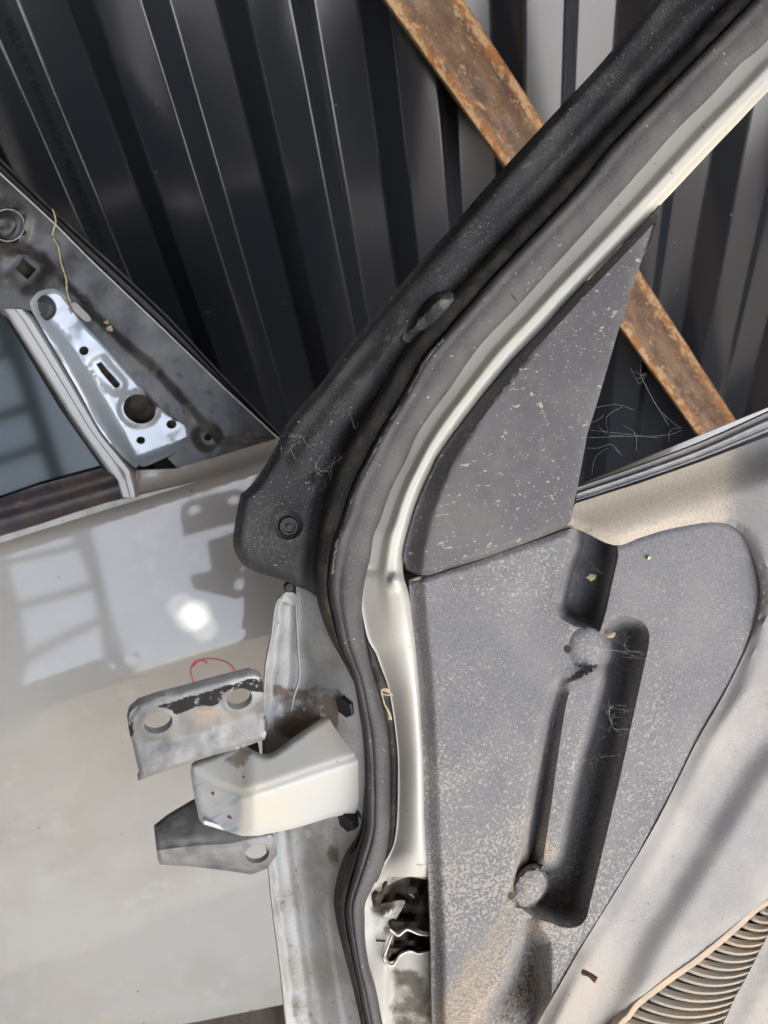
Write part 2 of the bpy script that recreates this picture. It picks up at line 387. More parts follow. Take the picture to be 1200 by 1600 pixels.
# ================================================================== setting
me = mesh('ground', [(-30, -30, 0), (30, -30, 0), (30, 30, 0), (-30, 30, 0)], [(0, 1, 2, 3)])
tag(link('ground', me, gm), kind='structure')
# unseen roof added over the wall for its shade and reflection
def box(name, lo, hi, mat, parent=None):
    x0, y0, z0 = lo; x1, y1, z1 = hi
    V = [(x, y, z) for z in (z0, z1) for y in (y0, y1) for x in (x0, x1)]
    F = [(0, 2, 3, 1), (4, 5, 7, 6), (0, 1, 5, 4), (2, 6, 7, 3), (0, 4, 6, 2), (1, 3, 7, 5)]
    return link(name, mesh(name, V, F), mat, parent)
tag(box('bounce_slab', (1.35, -14, -.02), (9, -1.05, .02), M['slab']), kind='structure')  # unseen, added so the right-hand ribs reflect something bright
tin = material('roof_tin', (.10, .10, .10), .6)
boards = material('dark_boards', (.06, .05, .042), .8)
sp = PL.at([302], [962])[0]; hz = 3.05
hp = sp+sdir*(hz-sp[2])/sdir[2]          # chink added in the unseen roof to throw a glint on the far door
def holed(name, outer, hs_, at3, nrm_, th, mat):
    pts = [Vector(q) for q in outer]; ed = [(i, (i+1) % len(outer)) for i in range(len(outer))]
    for q in hs_:
        o = len(pts); pts += [Vector(v) for v in q]; ed += [(o+i, o+(i+1) % len(q)) for i in range(len(q))]
    vo, _, fo, *_ = delaunay_2d_cdt(pts, ed, [], 1, 1e-5)
    A = np.array([(v.x, v.y) for v in vo])
    F = [f for f in fo if not any(inside(np.array(q, float), A[list(f)].mean(0)[None])[0] for q in hs_)]
    return solid(name, np.array([at3(a) for a in A]), F, np.array(nrm_, float), th, mat, None)
rsx = random.Random(5)
hs_ = [[(hp[0]+cx+r*rsx.uniform(.75, 1.2)*math.cos(a), hp[1]+cy+r*rsx.uniform(.75, 1.2)*math.sin(a)) for a in np.linspace(0, 2*math.pi, 9)[:-1]] for cx, cy, r in ((0, 0, .011), (-.016, .020, .006), (.014, -.022, .006))]
tag(holed('shade_roof', [(-6, -3.2), (XEDGE, -3.2), (XEDGE, 1.6), (-6, 1.6)], hs_, lambda a: (a[0], a[1], hz), (0, 0, 1), .003, tin), kind='structure')
# side walls of the open shed, and the board wall opposite with one barred opening
tag(box('blocker_side_wall', (2.2, -.9, 0), (2.24, 1.6, 3.04), boards), kind='structure')
tag(box('blocker_side_wall', (-2.6, -3.0, 0), (-2.56, 1.6, 3.04), boards), kind='structure')
WZ = .77
win = [[(-1.62, 1.45), (-1.0, 1.5), (-1.0, 1.78), (-1.62, 1.74)], [(-1.62, 1.80), (-1.0, 1.85), (-1.0, 2.12), (-1.62, 2.10)], [(-1.62, 2.16), (-1.0, 2.2), (-1.02, 2.62), (-1.62, 2.6)], [(-1.62, 2.68), (-1.04, 2.7), (-1.1, 3.1), (-1.62, 3.1)]]
tag(holed('reflected_wall', [(-7, 0), (-.88, 0), (-.88, 4.2), (-7, 4.2)], [[(a, b+WZ) for a, b in q] for q in win], lambda a: (a[0], -5.0, a[1]), (0, 1, 0), .03, boards), kind='structure')


# ================================================================== corrugated wall
wall = thing('corrugated_wall', 'dark grey profiled steel sheet wall with vertical ribs behind the leaning doors', 'wall', (0, DW, 0))
PITCH, D0 = .176, .034
def sheet(k0, k1, dy):
    prof = []
    for k in range(k0, k1):
        x = -.1634+k*PITCH; e = .0036
        # crest, right-facing slope, valley, left-facing slope; each bend rounded by two points
        P_ = [(x, -D0), (x+.0545, -D0), (x+.0848, 0), (x+.1413, 0), (x+PITCH, -D0)]
        for i in range(4):
            b_ = np.array(P_[i]); a_ = np.array(P_[i-1] if i else (x-.0347, 0)); c_ = np.array(P_[i+1])
            p0_ = b_+nrm(a_-b_)*e; p2_ = b_+nrm(c_-b_)*e
            for t_ in (0, .25, .5, .75, 1): prof.append(tuple((1-t_)**2*p0_+2*t_*(1-t_)*b_+t_*t_*p2_))
    V = []; zs = np.linspace(0, 2.3, 24)
    for z in zs:
        for i, (x, y) in enumerate(prof): V.append((x, DW+y+dy+.0012*math.sin(z*5+x*9), z))
    n = len(prof)
    F = [(i*n+j, i*n+j+1, (i+1)*n+j+1, (i+1)*n+j) for i in range(len(zs)-1) for j in range(n-1)]
    return solid('steel_sheet', V, F, np.array([0, -1, 0.]), .0006, M['wall'], wall, sharp=25)
sheet(-8, 4, .0016); sheet(3, 12, 0)
# maker's print on the right-facing slope of the left rib
def letters(txt, size, parent):
    cu = bpy.data.curves.new('lettering', 'FONT'); cu.body = txt; cu.size = size; cu.resolution_u = 2; cu.space_character = 1.05
    o = bpy.data.objects.new('tmp', cu); COL.objects.link(o)
    dg = bpy.context.evaluated_depsgraph_get(); dg.update()
    me = bpy.data.meshes.new_from_object(o.evaluated_get(dg)); bpy.data.objects.remove(o)
    return me
try:
    me = letters('\u0422\u0418\u0410\u041b \u041f\u0420\u041e\u0424\u0418\u041b\u042c, \u041d\u041e\u041c\u0418\u041d\u0418\u0420 0-5 2250', .0170, wall)
    x0 = -.1634-PITCH+.0545+.0045+.175*0; sl_ = np.array([.0303, D0, 0]); sn = nrm(np.array([D0, -.0303, 0])); sx = nrm(sl_)
    xa = -.1634+0*PITCH+.0545-PITCH
    # text runs upward along the slope; letter tops to the left
    M4 = Matrix(((0, -sx[0], sn[0], xa+.0303*.62), (0, -sx[1], sn[1], DW-D0+D0*.62), (1, 0, sn[2], 0), (0, 0, 0, 1)))
    zl = 1e9
    me.transform(Matrix.Diagonal((.95, 1.0, 1, 1))); me.transform(M4)
    P0 = Plane((xa+.0151, DW-D0/2, 0), sn).at([152], [395])[0]
    me.transform(Matrix.Translation((sn[0]*.0009, sn[1]*.0009, P0[2]-.006)))
    me.materials.clear(); link('lettering', me, M['ink'], wall)
except Exception as ex: print('lettering', ex)

# ================================================================== rusty channel leaning on the wall
beam = thing('rusty_beam', 'rusty steel channel leaning diagonally against the dark ribbed wall', 'steel beam', (1.0, DW, 0))
yb = DW-D0-.082
Pb = Plane((0, yb, 0), (0, -1, 0))
a0, a1 = Pb.at([604, 1044], [0, 620])      # left edge
b0, b1 = Pb.at([722, 1129], [0, 620])      # right edge
ax = nrm(((a1-a0)+(b1-b0))*np.array([1, 0, 1.])); wd = np.cross(ax, [0, -1, 0]); 
if wd[0] < 0: wd = -wd
width = abs((b0-a0).dot(wd))*.5+abs((b1-a1).dot(wd))*.5
mid = (a0+b0+a1+b1)/4; dp = .078
sec = [(-.5, .004), (-.47, 0), (-.33, 0), (-.25, .004), (.2, .0045), (.27, .001), (.46, 0), (.5, .004), (.5, dp), (.46, dp), (.46, .008), (-.46, .008), (-.46, dp), (-.5, dp)]
L0 = (mid[2]-.0)/abs(ax[2]); V = []; nb = 90
for i in range(nb):
    s = -0.95+(L0+.95-.02)*i/(nb-1)
    for j, (u, d) in enumerate(sec):
        r = (random.random()-.5)*.0009
        V.append(mid+ax*s+wd*(u*width+r)+np.array([0, 1, 0])*(d+r))
n = len(sec)
F = [(i*n+j, i*n+(j+1) % n, (i+1)*n+(j+1) % n, (i+1)*n+j) for i in range(nb-1) for j in range(n)]
F += [tuple(range(n)), tuple((nb-1)*n+j for j in range(n))[::-1]]
me = mesh('channel', V, F); bmm = bmesh.new(); bmm.from_mesh(me); bmesh.ops.recalc_face_normals(bmm, faces=bmm.faces); bmm.to_mesh(me); bmm.free()
at_ = me.attributes.new('band', 'FLOAT', 'POINT'); at_.data.foreach_set('value', np.array([np.clip(abs(sec[i % n][0])*3.4-.5, 0, 1) for i in range(len(me.vertices))], dtype=np.float32))
link('channel', me, M['rust'], beam, 50)

# ================================================================== far door (outer side)
far = thing('car_door', 'white car door seen from outside, with bare mirror mount and glass, left and behind', 'car door', tuple(PL.at([300], [1560])[0]))
CRE = np.array([(-160, 1132), (0, 1090), (440, 960), (700, 884)], float)
LOW = np.array([(-160, 1500), (0, 1428), (210, 1372), (440, 1300), (700, 1230)], float)
SIL = np.array([(-160, 1690), (290, 1592), (440, 1540), (700, 1460)], float)
def yline(L_, x): return np.interp(x, L_[:, 0], L_[:, 1])
def skin_h(p):
    x, y = p[:, 0], p[:, 1]
    c = y-yline(CRE, x)
    h = .004*0+np.where(c < 0, -.000105*(-c), 0)
    h = h+np.where(c > 0, -.00006*np.minimum(c, 200)+.0035*ss(0, 26, c)-.0035*0, 0)
    h += .003*ss(0, 60, y-yline(LOW, x)-10)
    h += -.012*ss(-14, 40, y-yline(SIL, x))
    belt = y-(830-.322*x)
    h += -.010*ss(34, 2, belt)
    h += (vnoise(p, 170, 3)-.5)*.0022
    return h
skinP = [(-160, 838), (0, 832), (60, 818), (188, 778), (186, 762), (200, 735), (272, 733), (345, 712), (436, 684), (520, 658), (700, 600), (700, 1440), (440, 1570), (290, 1600), (-160, 1700)]
def skin_dirt(p):
    x, y = p[:, 0], p[:, 1]
    belt = y-(828-.322*x)
    d = .95*ss(70, 0, belt)+.35*ss(140, 20, belt)*vnoise(p, 60, 5)
    d += .75*ss(45, 0, 452-x)*ss(430, 380, x+0*y)*0
    d += .5*ss(300, 520, y-900)*vnoise(p, 120, 8)+.5*ss(1380, 1600, y)
    return np.clip(d, 0, 1)
relief('door_skin', skinP, PL, M['white'], far, skin_h, step=9, th=.004, attrs={'dirt': skin_dirt})
# hem return of the lower edge
relief('door_inner_shell', [(-150, 860), (700, 660), (690, 1430), (440, 1560), (290, 1592), (-150, 1690)], PL, M['shut'], far, -.03, step=60, th=.04)
# red marker loop drawn on the skin
mk = cr([(303, 1068), (298, 1050), (301, 1038), (312, 1031), (330, 1029), (350, 1033), (363, 1042), (371, 1056), (372, 1066), (362, 1078), (335, 1084), (312, 1078), (303, 1068)], 6)
def ribbon(name, pts, w, plane, hf, mat, parent, th=.0002):
    P = np.array(pts); T = np.gradient(P, axis=0); T /= np.linalg.norm(T, axis=1)[:, None]; Nn = np.stack([-T[:, 1], T[:, 0]], 1)
    w = np.broadcast_to(np.asarray(w, float), (len(P),))[:, None]
    A = P+Nn*w/2; B = P-Nn*w/2; Q = np.vstack([A, B]); n = len(P)
    V = plane.at(Q[:, 0], Q[:, 1], hf(Q)+th)
    return solid(name, V, [(i, i+1, n+i+1, n+i) for i in range(n-1)], plane.n, th*.8, mat, parent)
ribbon('marker_ring', mk, 2.2, PL, skin_h, M['red'], far)
ribbon('marker_tail', cr([(301, 1042), (309, 1033), (318, 1032), (324, 1036)], 5), 2.6, PL, skin_h, M['red'], far, .0003)

# window glass and its surround
relief('window_glass', [(-150, 290), (-2, 478), (48, 560), (96, 640), (176, 752), (160, 762), (0, 806), (-150, 846)], PL, M['glass'], far, -.012, step=30, th=.004)
strip('glass_run', [(-150, 262), (-8, 470), (44, 556), (92, 636), (172, 750)], [(-146, 252), (0, 470), (52, 556), (100, 636), (186, 750)], PL, M['bolt'], far, lambda u, y: -.003+.002*np.sin(u*math.pi), m=4, th=.012, smooth=False)
strip('window_pillar', [(-60, 392), (10, 494), (60, 572), (110, 652), (178, 752), (196, 792)], [(-10, 420), (40, 482), (54, 496), (120, 606), (160, 676), (212, 738), (216, 776)], PL, M['white'], far,
      lambda u, y: .001-.004*ss(.0, .12, .12-u)+.0025*ss(.5, .56, u)*ss(.9, .8, u)-.006*ss(.9, 1, u), y0=483, m=16, th=.014, smooth=False)
# belt moulding: upper lip and lower rounded bar
MB0 = [(-150, 826), (0, 779), (60, 758), (160, 732), (174, 736), (184, 757)]
def mould_h(p):
    x, y = p[:, 0], p[:, 1]; t = (y-(779-.292*x))/57.
    return -.004+.006*ss(0, .3, t)+.0055*ss(.38, .6, t)-.009*ss(.72, 1.02, t)+.0005*(vnoise(p, 9, 2)-.5)
relief('belt_moulding', [(-150, 824), (0, 779), (60, 758), (160, 731), (172, 733), (184, 752), (188, 779), (120, 800), (60, 820), (0, 838), (-150, 884)], PL, M['mould'], far, mould_h, step=5, th=.006,
       attrs={'dirt': lambda p: ss(.55, .3, (p[:, 1]-(779-.292*p[:, 0]))/57.)})

# mirror mounting plate: deep pocket with holes
pocket = cr([(50, 486), (47, 472), (60, 456), (84, 451), (101, 461), (109, 480), (131, 507), (160, 537), (216, 600), (256, 643), (286, 663), (296, 676), (291, 692), (276, 706), (229, 728), (217, 727), (206, 727), (160, 677), (121, 607), (56, 497)], 4, True)
floorp = cr([(66, 476), (72, 462), (90, 460), (103, 474), (131, 513), (160, 543), (216, 606), (250, 643), (284, 664), (290, 676), (284, 686), (220, 712), (212, 704), (190, 662), (150, 590), (110, 528), (72, 490)], 4, True)
slot = np.array([(150, 569), (158, 565), (170, 580), (178, 588), (188, 600), (186, 605), (180, 607), (170, 596), (160, 584)], float)
holes = [circle(131, 548, 7.5, 7), slot, circle(218, 639, 26, 22.5, 25), circle(268, 663, 8, 7), circle(220, 688, 7, 6)]
def plate_h(p):
    d = dist(floorp, p); ins = inside(floorp, p)
    h = -.014-np.where(ins, 0, 0)
    h = np.where(ins, -.014-.0018*ss(14, 3, dist(slot, p))+.0015*ss(10, 3, dist(circle(218, 639, 26, 22), p)), -.014+.014*ss(0, 1, d/np.maximum(d+dist(pocket, p), 1)))
    h += (vnoise(p, 26, 11)-.5)*.0012
    return h
relief('mirror_mount_plate', pocket, PL, M['plate'], far, plate_h, holes=holes, step=4, th=.0015, feats=[(floorp, True)])
tag(far.children[-1], 'bluish mirror mounting plate with six holes')
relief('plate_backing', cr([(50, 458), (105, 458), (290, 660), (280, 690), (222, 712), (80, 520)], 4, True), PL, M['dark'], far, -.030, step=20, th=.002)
dm = PL.at([66], [481], -.012)[0]
lathe('rubber_plug', dm, PL.n, [(.014, -.002), (.014, .002), (.011, .004), (.007, .0045), (.0065, .002), (.002, .002)], M['bolt'], far, 20)

# black mirror-corner cover film with openings
cover = [(-150, 110), (-60, 205), (0, 271), (87, 351), (139, 404), (200, 461), (260, 519), (320, 574), (380, 632), (434, 685), (345, 711), (288, 728), (276, 730), (262, 716), (276, 706), (291, 692), (297, 676), (286, 662), (256, 642), (216, 599), (160, 536), (131, 506), (109, 479), (101, 460), (84, 450), (60, 454), (46, 472), (49, 486), (40, 484), (12, 497), (2, 490), (-6, 474), (-150, 262)]
ring = circle(12, 352, 26, 25)
sq = [(24, 420), (36, 404), (57, 421), (43, 437)]
step_l = [(60, 395), (100, 440), (131, 470), (160, 505), (240, 575), (345, 690)]
def cover_h(p):
    x, y = p[:, 0], p[:, 1]
    rd = (y-x*.92)  # distance along the upper edge direction
    stp = ss(-6, 6, dist(np.array(step_l, float), p, False)*np.sign((y-np.interp(x, [q[0] for q in step_l], [q[1] for q in step_l]))))
    h = .004-.0035*stp
    h += .003*ss(14, 4, dist(ring, p))*(~inside(ring, p))
    h += -.003*ss(26, 6, dist(np.array(sq, float), p))
    hc = circle(325, 683, 7)
    h += -.0025*ss(18, 5, dist(hc, p))
    h += (vnoise(p, 45, 4)-.5)*.0025
    return h
relief('corner_cover', cover, PL, M['film'], far, cover_h, holes=[ring, np.array(sq, float), circle(325, 683, 6)], step=6, th=.0022, feats=[(np.array(step_l, float), False)])
relief('cover_socket', circle(8, 352, 30, 29), PL, M['film'], far, lambda p: -.006+.003*ss(10, 4, dist(circle(6, 352, 12, 10), p)), step=5, th=.002)
tube('socket_rim', PL.at(*circle(12, 352, 26, 25, n=40).T, .0070), .0006, M['belt'], far, closed=True)
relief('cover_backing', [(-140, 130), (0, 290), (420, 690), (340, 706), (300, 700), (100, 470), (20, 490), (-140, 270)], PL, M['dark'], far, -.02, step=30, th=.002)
# edge gasket: a channel of two lips along the sloping edge
ge0 = np.array([(-150, 90), (0, 249), (80, 327), (173, 411), (260, 493), (350, 590), (436, 678)], float)
ge1 = np.array([(-150, 112), (0, 271), (87, 351), (139, 404), (260, 519), (350, 606), (436, 686)], float)
strip('edge_gasket', ge0[:, ::-1][:, ::-1], ge1, PL, M['bolt'], far, lambda u, y: 0*u, y0=112, m=3, th=.01) if False else None
def along(A, B, name, plane, mat, parent, h, m=6, n=60, th=.004):
    A = resample(cr(A), 4, False); B = resample(cr(B), 4, False)
    ia = np.linspace(0, len(A)-1, n); A = np.stack([np.interp(ia, range(len(A)), A[:, k]) for k in (0, 1)], 1)
    ib = np.linspace(0, len(B)-1, n); B = np.stack([np.interp(ib, range(len(B)), B[:, k]) for k in (0, 1)], 1)
    us = np.linspace(0, 1, m+1)
    Q = A[:, None]*(1-us)[None, :, None]+B[:, None]*us[None, :, None]; U = np.repeat(us[None], n, 0).ravel(); T = np.repeat(np.linspace(0, 1, n)[:, None], m+1, 1).ravel()
    Q = Q.reshape(-1, 2); V = plane.at(Q[:, 0], Q[:, 1], h(U, T)); w = m+1
    return solid(name, V, [(i*w+j, i*w+j+1, (i+1)*w+j+1, (i+1)*w+j) for i in range(n-1) for j in range(m)], plane.n, th, mat, parent)
along(ge0, ge1, 'edge_gasket', PL, M['bolt'], far, lambda u, t: .004-.012*ss(.1, .3, u)*ss(1, .8, u), m=8, th=.006)
tube('gasket_lip', PL.at(ge0[:, 0], ge0[:, 1], .006), .0011, M['film'], far)
tube('gasket_lip', PL.at(ge1[:, 0], ge1[:, 1], .006), .0009, M['torn'], far)
# things lying on it
thr = cr([(82, 327), (87, 345), (82, 368), (91, 386), (95, 410), (103, 435), (105, 458), (112, 477)], 5)
th_o = tube('dry_root', PL.at(thr[:, 0], thr[:, 1], .0075+.002*np.sin(np.arange(len(thr)))), .0009, M['straw'], None, 5)
tag(th_o, 'thin dry root thread hanging over the black corner cover of the far door', 'root')
hs = thing('dead_leaf', 'small crumpled tan leaf bit on the black cover beside the mirror plate', 'leaf', tuple(PL.at([172], [512], .006)[0]))
for q, (dx, dy) in enumerate([(0, 0), (-6, -10)]):
    c = PL.at([172+dx], [514+dy], .006)[0]
    V = [c+np.array([math.cos(a), .3*math.sin(2*a), math.sin(a)])*(.0035 if q else .0045)*(.6+.4*random.random()) for a in np.linspace(0, 6.28, 8)[:-1]]+[c+PL.n*.004]
    link('leaf_piece', mesh('leaf_piece', V, [(i, (i+1) % 7, 7) for i in range(7)]), M['straw'], hs)
relief('sand_smear', cr([(112, 474), (119, 473), (128, 482), (139, 493), (142, 501), (134, 502), (124, 494), (114, 484)], 3, True), PL, M['hard'], far, lambda p: .0048+.0006*vnoise(p, 5, 1), step=3, th=.0008)

# ================================================================== near door (inner side)
near = thing('car_door', 'car door with dusty grey inner trim panel and black window seal standing in front', 'car door', tuple(PF.at([760], [1560], -.04)[0]))
E2 = [(900, 255), (815, 345), (715, 452), (660, 512), (624, 560), (597, 607), (568, 657), (548, 688), (530, 726), (514, 769), (503, 807), (496, 852), (491, 890), (490, 905), (497, 950), (513, 995), (540, 1045), (562, 1094), (567, 1152), (568, 1220), (567, 1265), (562, 1310), (540, 1346), (526, 1391), (522, 1427), (532, 1477), (548, 1537), (562, 1600), (575, 1660)]
E2t = [(1262, -110), (1140, 0), (1080, 65), (1010, 138), (945, 206)]+E2
E3 = [(1280, -110), (1180, 0), (1124, 58), (1070, 113), (1022, 162), (953, 234), (900, 300), (785, 420), (750, 460), (692, 527), (662, 562), (632, 617), (602, 666), (570, 726), (548, 774), (534, 819), (521, 855), (514, 897), (514, 932), (520, 962), (530, 1005), (545, 1040), (555, 1070), (562, 1112), (568, 1150), (572, 1200), (572, 1290), (556, 1350), (545, 1391), (540, 1427), (548, 1480), (560, 1540), (572, 1600), (584, 1660)]
E4 = [(1340, -80), (1200, 63), (1157, 100), (1109, 152), (1061, 199), (1024, 240), (934, 341), (842, 442), (799, 489), (750, 540), (700, 611), (674, 645), (651, 681), (633, 722), (615, 756), (602, 789), (593, 816), (584, 837), (578, 875), (573, 895), (567, 945), (570, 987), (577, 1030), (585, 1060), (597, 1100), (605, 1137), (609, 1175), (610, 1225), (609, 1300), (602, 1341), (586, 1379), (571, 1411), (570, 1436), (571, 1471), (578, 1515), (589, 1553), (598, 1600), (612, 1660)]
E5 = [(567, 940), (577, 995), (590, 1020), (600, 1047), (610, 1075), (617, 1112), (622, 1150), (625, 1187), (625, 1250), (622, 1300), (614, 1328), (602, 1352), (588, 1380)]
E6 = [(1420, -80), (1200, 143), (1157, 188), (1111, 236), (1030, 322), (900, 455), (850, 510), (800, 562), (755, 615), (700, 688), (681, 717), (660, 760), (647, 796), (638, 830), (631, 861), (629, 884), (632, 905), (640, 932), (646, 982), (652, 1037), (657, 1100), (661, 1175), (662, 1225), (664, 1300), (670, 1379), (673, 1458), (674, 1530), (675, 1660)]
XF = lambda E, y: np.interp(y, np.array(E)[:, 1], np.array(E)[:, 0])

# ---- painted window frame / inner flange: rounded cream tube
SHL = [(1335, -80), (1195, 63), (1152, 100), (1104, 152), (1056, 199), (1019, 240), (929, 341), (837, 442), (794, 489), (745, 540), (695, 611), (669, 645), (646, 681), (628, 722), (610, 756), (597, 789), (588, 816), (577, 837), (571, 875), (566, 895), (563, 935), (574, 995), (587, 1020), (597, 1047), (607, 1075), (614, 1112), (619, 1150), (622, 1187), (622, 1250), (619, 1300), (610, 1332), (580, 1379), (558, 1411), (556, 1436), (558, 1471), (566, 1515), (578, 1553), (588, 1600), (600, 1660)]
def frame_h(u, y):
    up = ss(1000, 860, y)             # above the belt: a narrow pressed channel with bright rounded lip
    a = -.019+.006*np.clip(u/.42, 0, 1)+.0065*ss(.36, .62, u)-.0085*ss(.80, 1.0, u)
    b = -.018+.017*np.sin(np.clip((u-.05)/.95, 0, 1)*math.pi*.62)-.007*ss(.88, 1, u)
    low = ss(1330, 1420, y)
    b = b*(1-low)+(-.030+.010*ss(.2, .7, u)-.002*u)*low
    h = a*up+b*(1-up)
    px = XF(SHL, y)*(1-u)+XF(E6, y)*u
    h += .006*ss(15, 4, np.hypot(px-618, (y-908)*1.0))      # spot-welded bump
    h += -.0030*ss(6, 0, np.abs(y-892))*ss(.5, .2, u)       # joint between frame and shell
    h += .0016*np.sin(y/47.)*(1-up)
    return h
relhole = cr([(588, 1402), (600, 1388), (620, 1376), (640, 1370), (664, 1374), (686, 1380), (686, 1452), (660, 1455), (640, 1447), (626, 1455), (612, 1450), (626, 1424), (632, 1407), (604, 1411), (592, 1412)], 3, True)
strip('window_frame', SHL, E6, PF, M['cream'], near, frame_h, y0=-80, y1=1372, m=26, step=5, th=.012, attrs={'dirt': lambda p: .8*ss(20, 4, np.hypot(p[:, 0]-626, p[:, 1]-897))+.45*ss(1250, 1370, p[:, 1])+.3*vnoise(p, 30, 6)*ss(300, 500, p[:, 1])})
# torn lower part of the shut face with the check-strap opening
def low_h(p):
    u = (p[:, 0]-XF(SHL, p[:, 1]))/np.maximum(XF(E6, p[:, 1])-XF(SHL, p[:, 1]), 1)
    h = frame_h(np.clip(u, 0, 1), p[:, 1])
    h = h-.006*ss(22, 0, dist(relhole, p))-.0065*ss(1455, 1475, p[:, 1])*ss(600, 616, p[:, 0])
    return h+(vnoise(p, 22, 9)-.5)*.0025
lowpoly = [(583, 1352), (602, 1352), (640, 1350), (690, 1352), (692, 1660), (600, 1660), (588, 1600), (578, 1553), (566, 1515), (558, 1471), (556, 1436), (558, 1411), (572, 1379)]
hole2 = np.array([(612, 1460), (622, 1463), (636, 1455), (654, 1461), (688, 1463), (688, 1486), (654, 1489), (641, 1485), (627, 1489), (617, 1502), (608, 1504), (603, 1495)], float)
relief('shut_face_lower', lowpoly, PF, M['cream_low'], near, low_h, holes=[relhole, hole2], step=5, th=.0015,
       attrs={'dirt': lambda p: np.clip(1.0*ss(26, 0, dist(relhole, p))+.8*ss(1490, 1530, p[:, 1])*ss(600, 622, p[:, 0])+.55*ss(1365, 1440, p[:, 1])*vnoise(p, 26, 2), 0, 1)})
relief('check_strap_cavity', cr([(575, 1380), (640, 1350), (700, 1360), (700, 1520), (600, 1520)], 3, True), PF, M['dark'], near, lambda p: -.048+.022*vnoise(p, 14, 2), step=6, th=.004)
for pl in ([(609, 1452), (622, 1461), (636, 1452), (654, 1459), (671, 1461), (684, 1460)], [(613, 1460), (606, 1478), (600, 1495), (604, 1505), (614, 1508), (620, 1500), (627, 1491), (641, 1486), (654, 1490), (672, 1487), (684, 1488)]):
    c = cr(pl, 5); rr = np.interp(np.linspace(0, 1, len(c)), [0, .2, .8, 1], [.0009, .0014, .0010, .0007])
    tube('torn_lip', PF.at(c[:, 0], c[:, 1], -.0245), rr, M['torn'], near, 6)
relief('torn_tongue', [(608, 1462), (616, 1464), (612, 1490), (606, 1502), (602, 1494)], PF, M['rust'], near, -.034, step=5, th=.001)
tube('check_strap_wire', PF.at(*cr([(634, 1392), (650, 1405), (660, 1425), (668, 1440)], 4).T, -.045), .0009, M['shut'], near, 5)

# ---- shut face of the shell, between outer skin hem and seal
SF0 = [(463, 915), (463, 936), (466, 1008), (468, 1058), (458, 1085), (450, 1152), (452, 1220), (457, 1300), (465, 1363), (478, 1458), (488, 1522), (497, 1600), (508, 1660)]
SF1 = [(545, 915), (545, 936), (548, 990), (560, 1020), (580, 1085), (592, 1150), (592, 1230), (588, 1300), (570, 1370), (558, 1430), (570, 1522), (590, 1600), (600, 1660)]
def shut_dirt(p):
    x, y = p[:, 0], p[:, 1]; n = vnoise(p, 25, 3)*26
    st = ss(1062, 1078, y+n*.5-8)*ss(1165, 1148, y)*ss(418, 430, x)*ss(548, 522, x+n*.6-8)
    st2 = .5*ss(30, 4, np.hypot((x-522)*1.2, (y-1330)*.55+n*.4))*ss(1290, 1300, y)
    return np.clip(.22+.8*st+st2+.35*ss(940, 915, y)+.4*ss(1440, 1600, y)*ss(500, 540, x), 0, 1)
def sf_h(u, y):
    ch = ss(1180, 1300, y)
    return -.075+.045*ss(0, 1, u)+.006*ss(.0, .35, u)-.004*ch*ss(.38, .5, u)+.002*np.sin(y/60.+u*3)+.0022*np.exp(-((y-1090)/12.)**2-((u-.35)/.1)**2)
strip('shut_face', SF0, SF1, PF, M['shut'], near, sf_h, m=22, step=6, th=.003, attrs={'dirt': shut_dirt})
SK0 = [(436, 934), (430, 950), (425, 990), (414, 1049), (412, 1130), (413, 1200), (416, 1290), (420, 1357), (426, 1411), (432, 1458), (440, 1522), (448, 1600), (456, 1660)]
def sk_h(u, y): 
    return -.080+.003*np.sin(u*math.pi)+.006*ss(.7, 1, u)+.005*ss(.25, .0, u)+.0015*np.sin(y/23.)*ss(1100, 950, y)+.0012*np.sin(y/9.)*ss(.3, 0, u)
strip('skin_hem', SK0, SF0, PF, M['shut'], near, sk_h, m=12, step=6, th=.004, attrs={'dirt': lambda p: np.clip(shut_dirt(p)+.35*ss(1330, 1390, p[:, 1])*ss(7, 12, p[:, 0]-XF(SK0, p[:, 1])), 0, 1)})
tube('hem_edge', PF.at(*cr([(450, 924), (436, 936), (430, 952), (425, 992), (415, 1049), (412, 1130), (413, 1200), (416, 1290), (421, 1357), (426, 1411), (432, 1458), (440, 1522), (448, 1600)], 6).T, -.076), .0015, M['white'], near, 7)
tube('seam_sealer', PF.at(*cr([(462, 938), (466, 1008), (468, 1058), (460, 1085), (455, 1110)], 6).T, -.074), .0013, M['white'], near, 7)
tube('seam_sealer', PF.at(*cr([(455, 1290), (464, 1363), (477, 1458), (487, 1522), (496, 1600)], 6).T, -.078), .0015, M['bolt'], near, 7)
relief('hem_top_fold', cr([(436, 936), (448, 925), (462, 929), (462, 944), (446, 946)], 3, True), PF, M['shut'], near, lambda p: -.072+.003*vnoise(p, 6, 2), step=4, th=.002)
# far side of the shell (outer skin seen only from the side)
relief('door_outer_skin', [(432, 950), (463, 915), (640, 880), (900, 760), (1290, 600), (1290, 1650), (456, 1660), (414, 1200), (412, 1060)], PF, M['white'], near, -.10, step=60, th=.002)
Q = PF.at([452], [917], -.068)[0]
lathe('rubber_bung', Q, PF.n, [(.004, -.006), (.0045, 0), (.003, .003)], M['bolt'], near, 12)

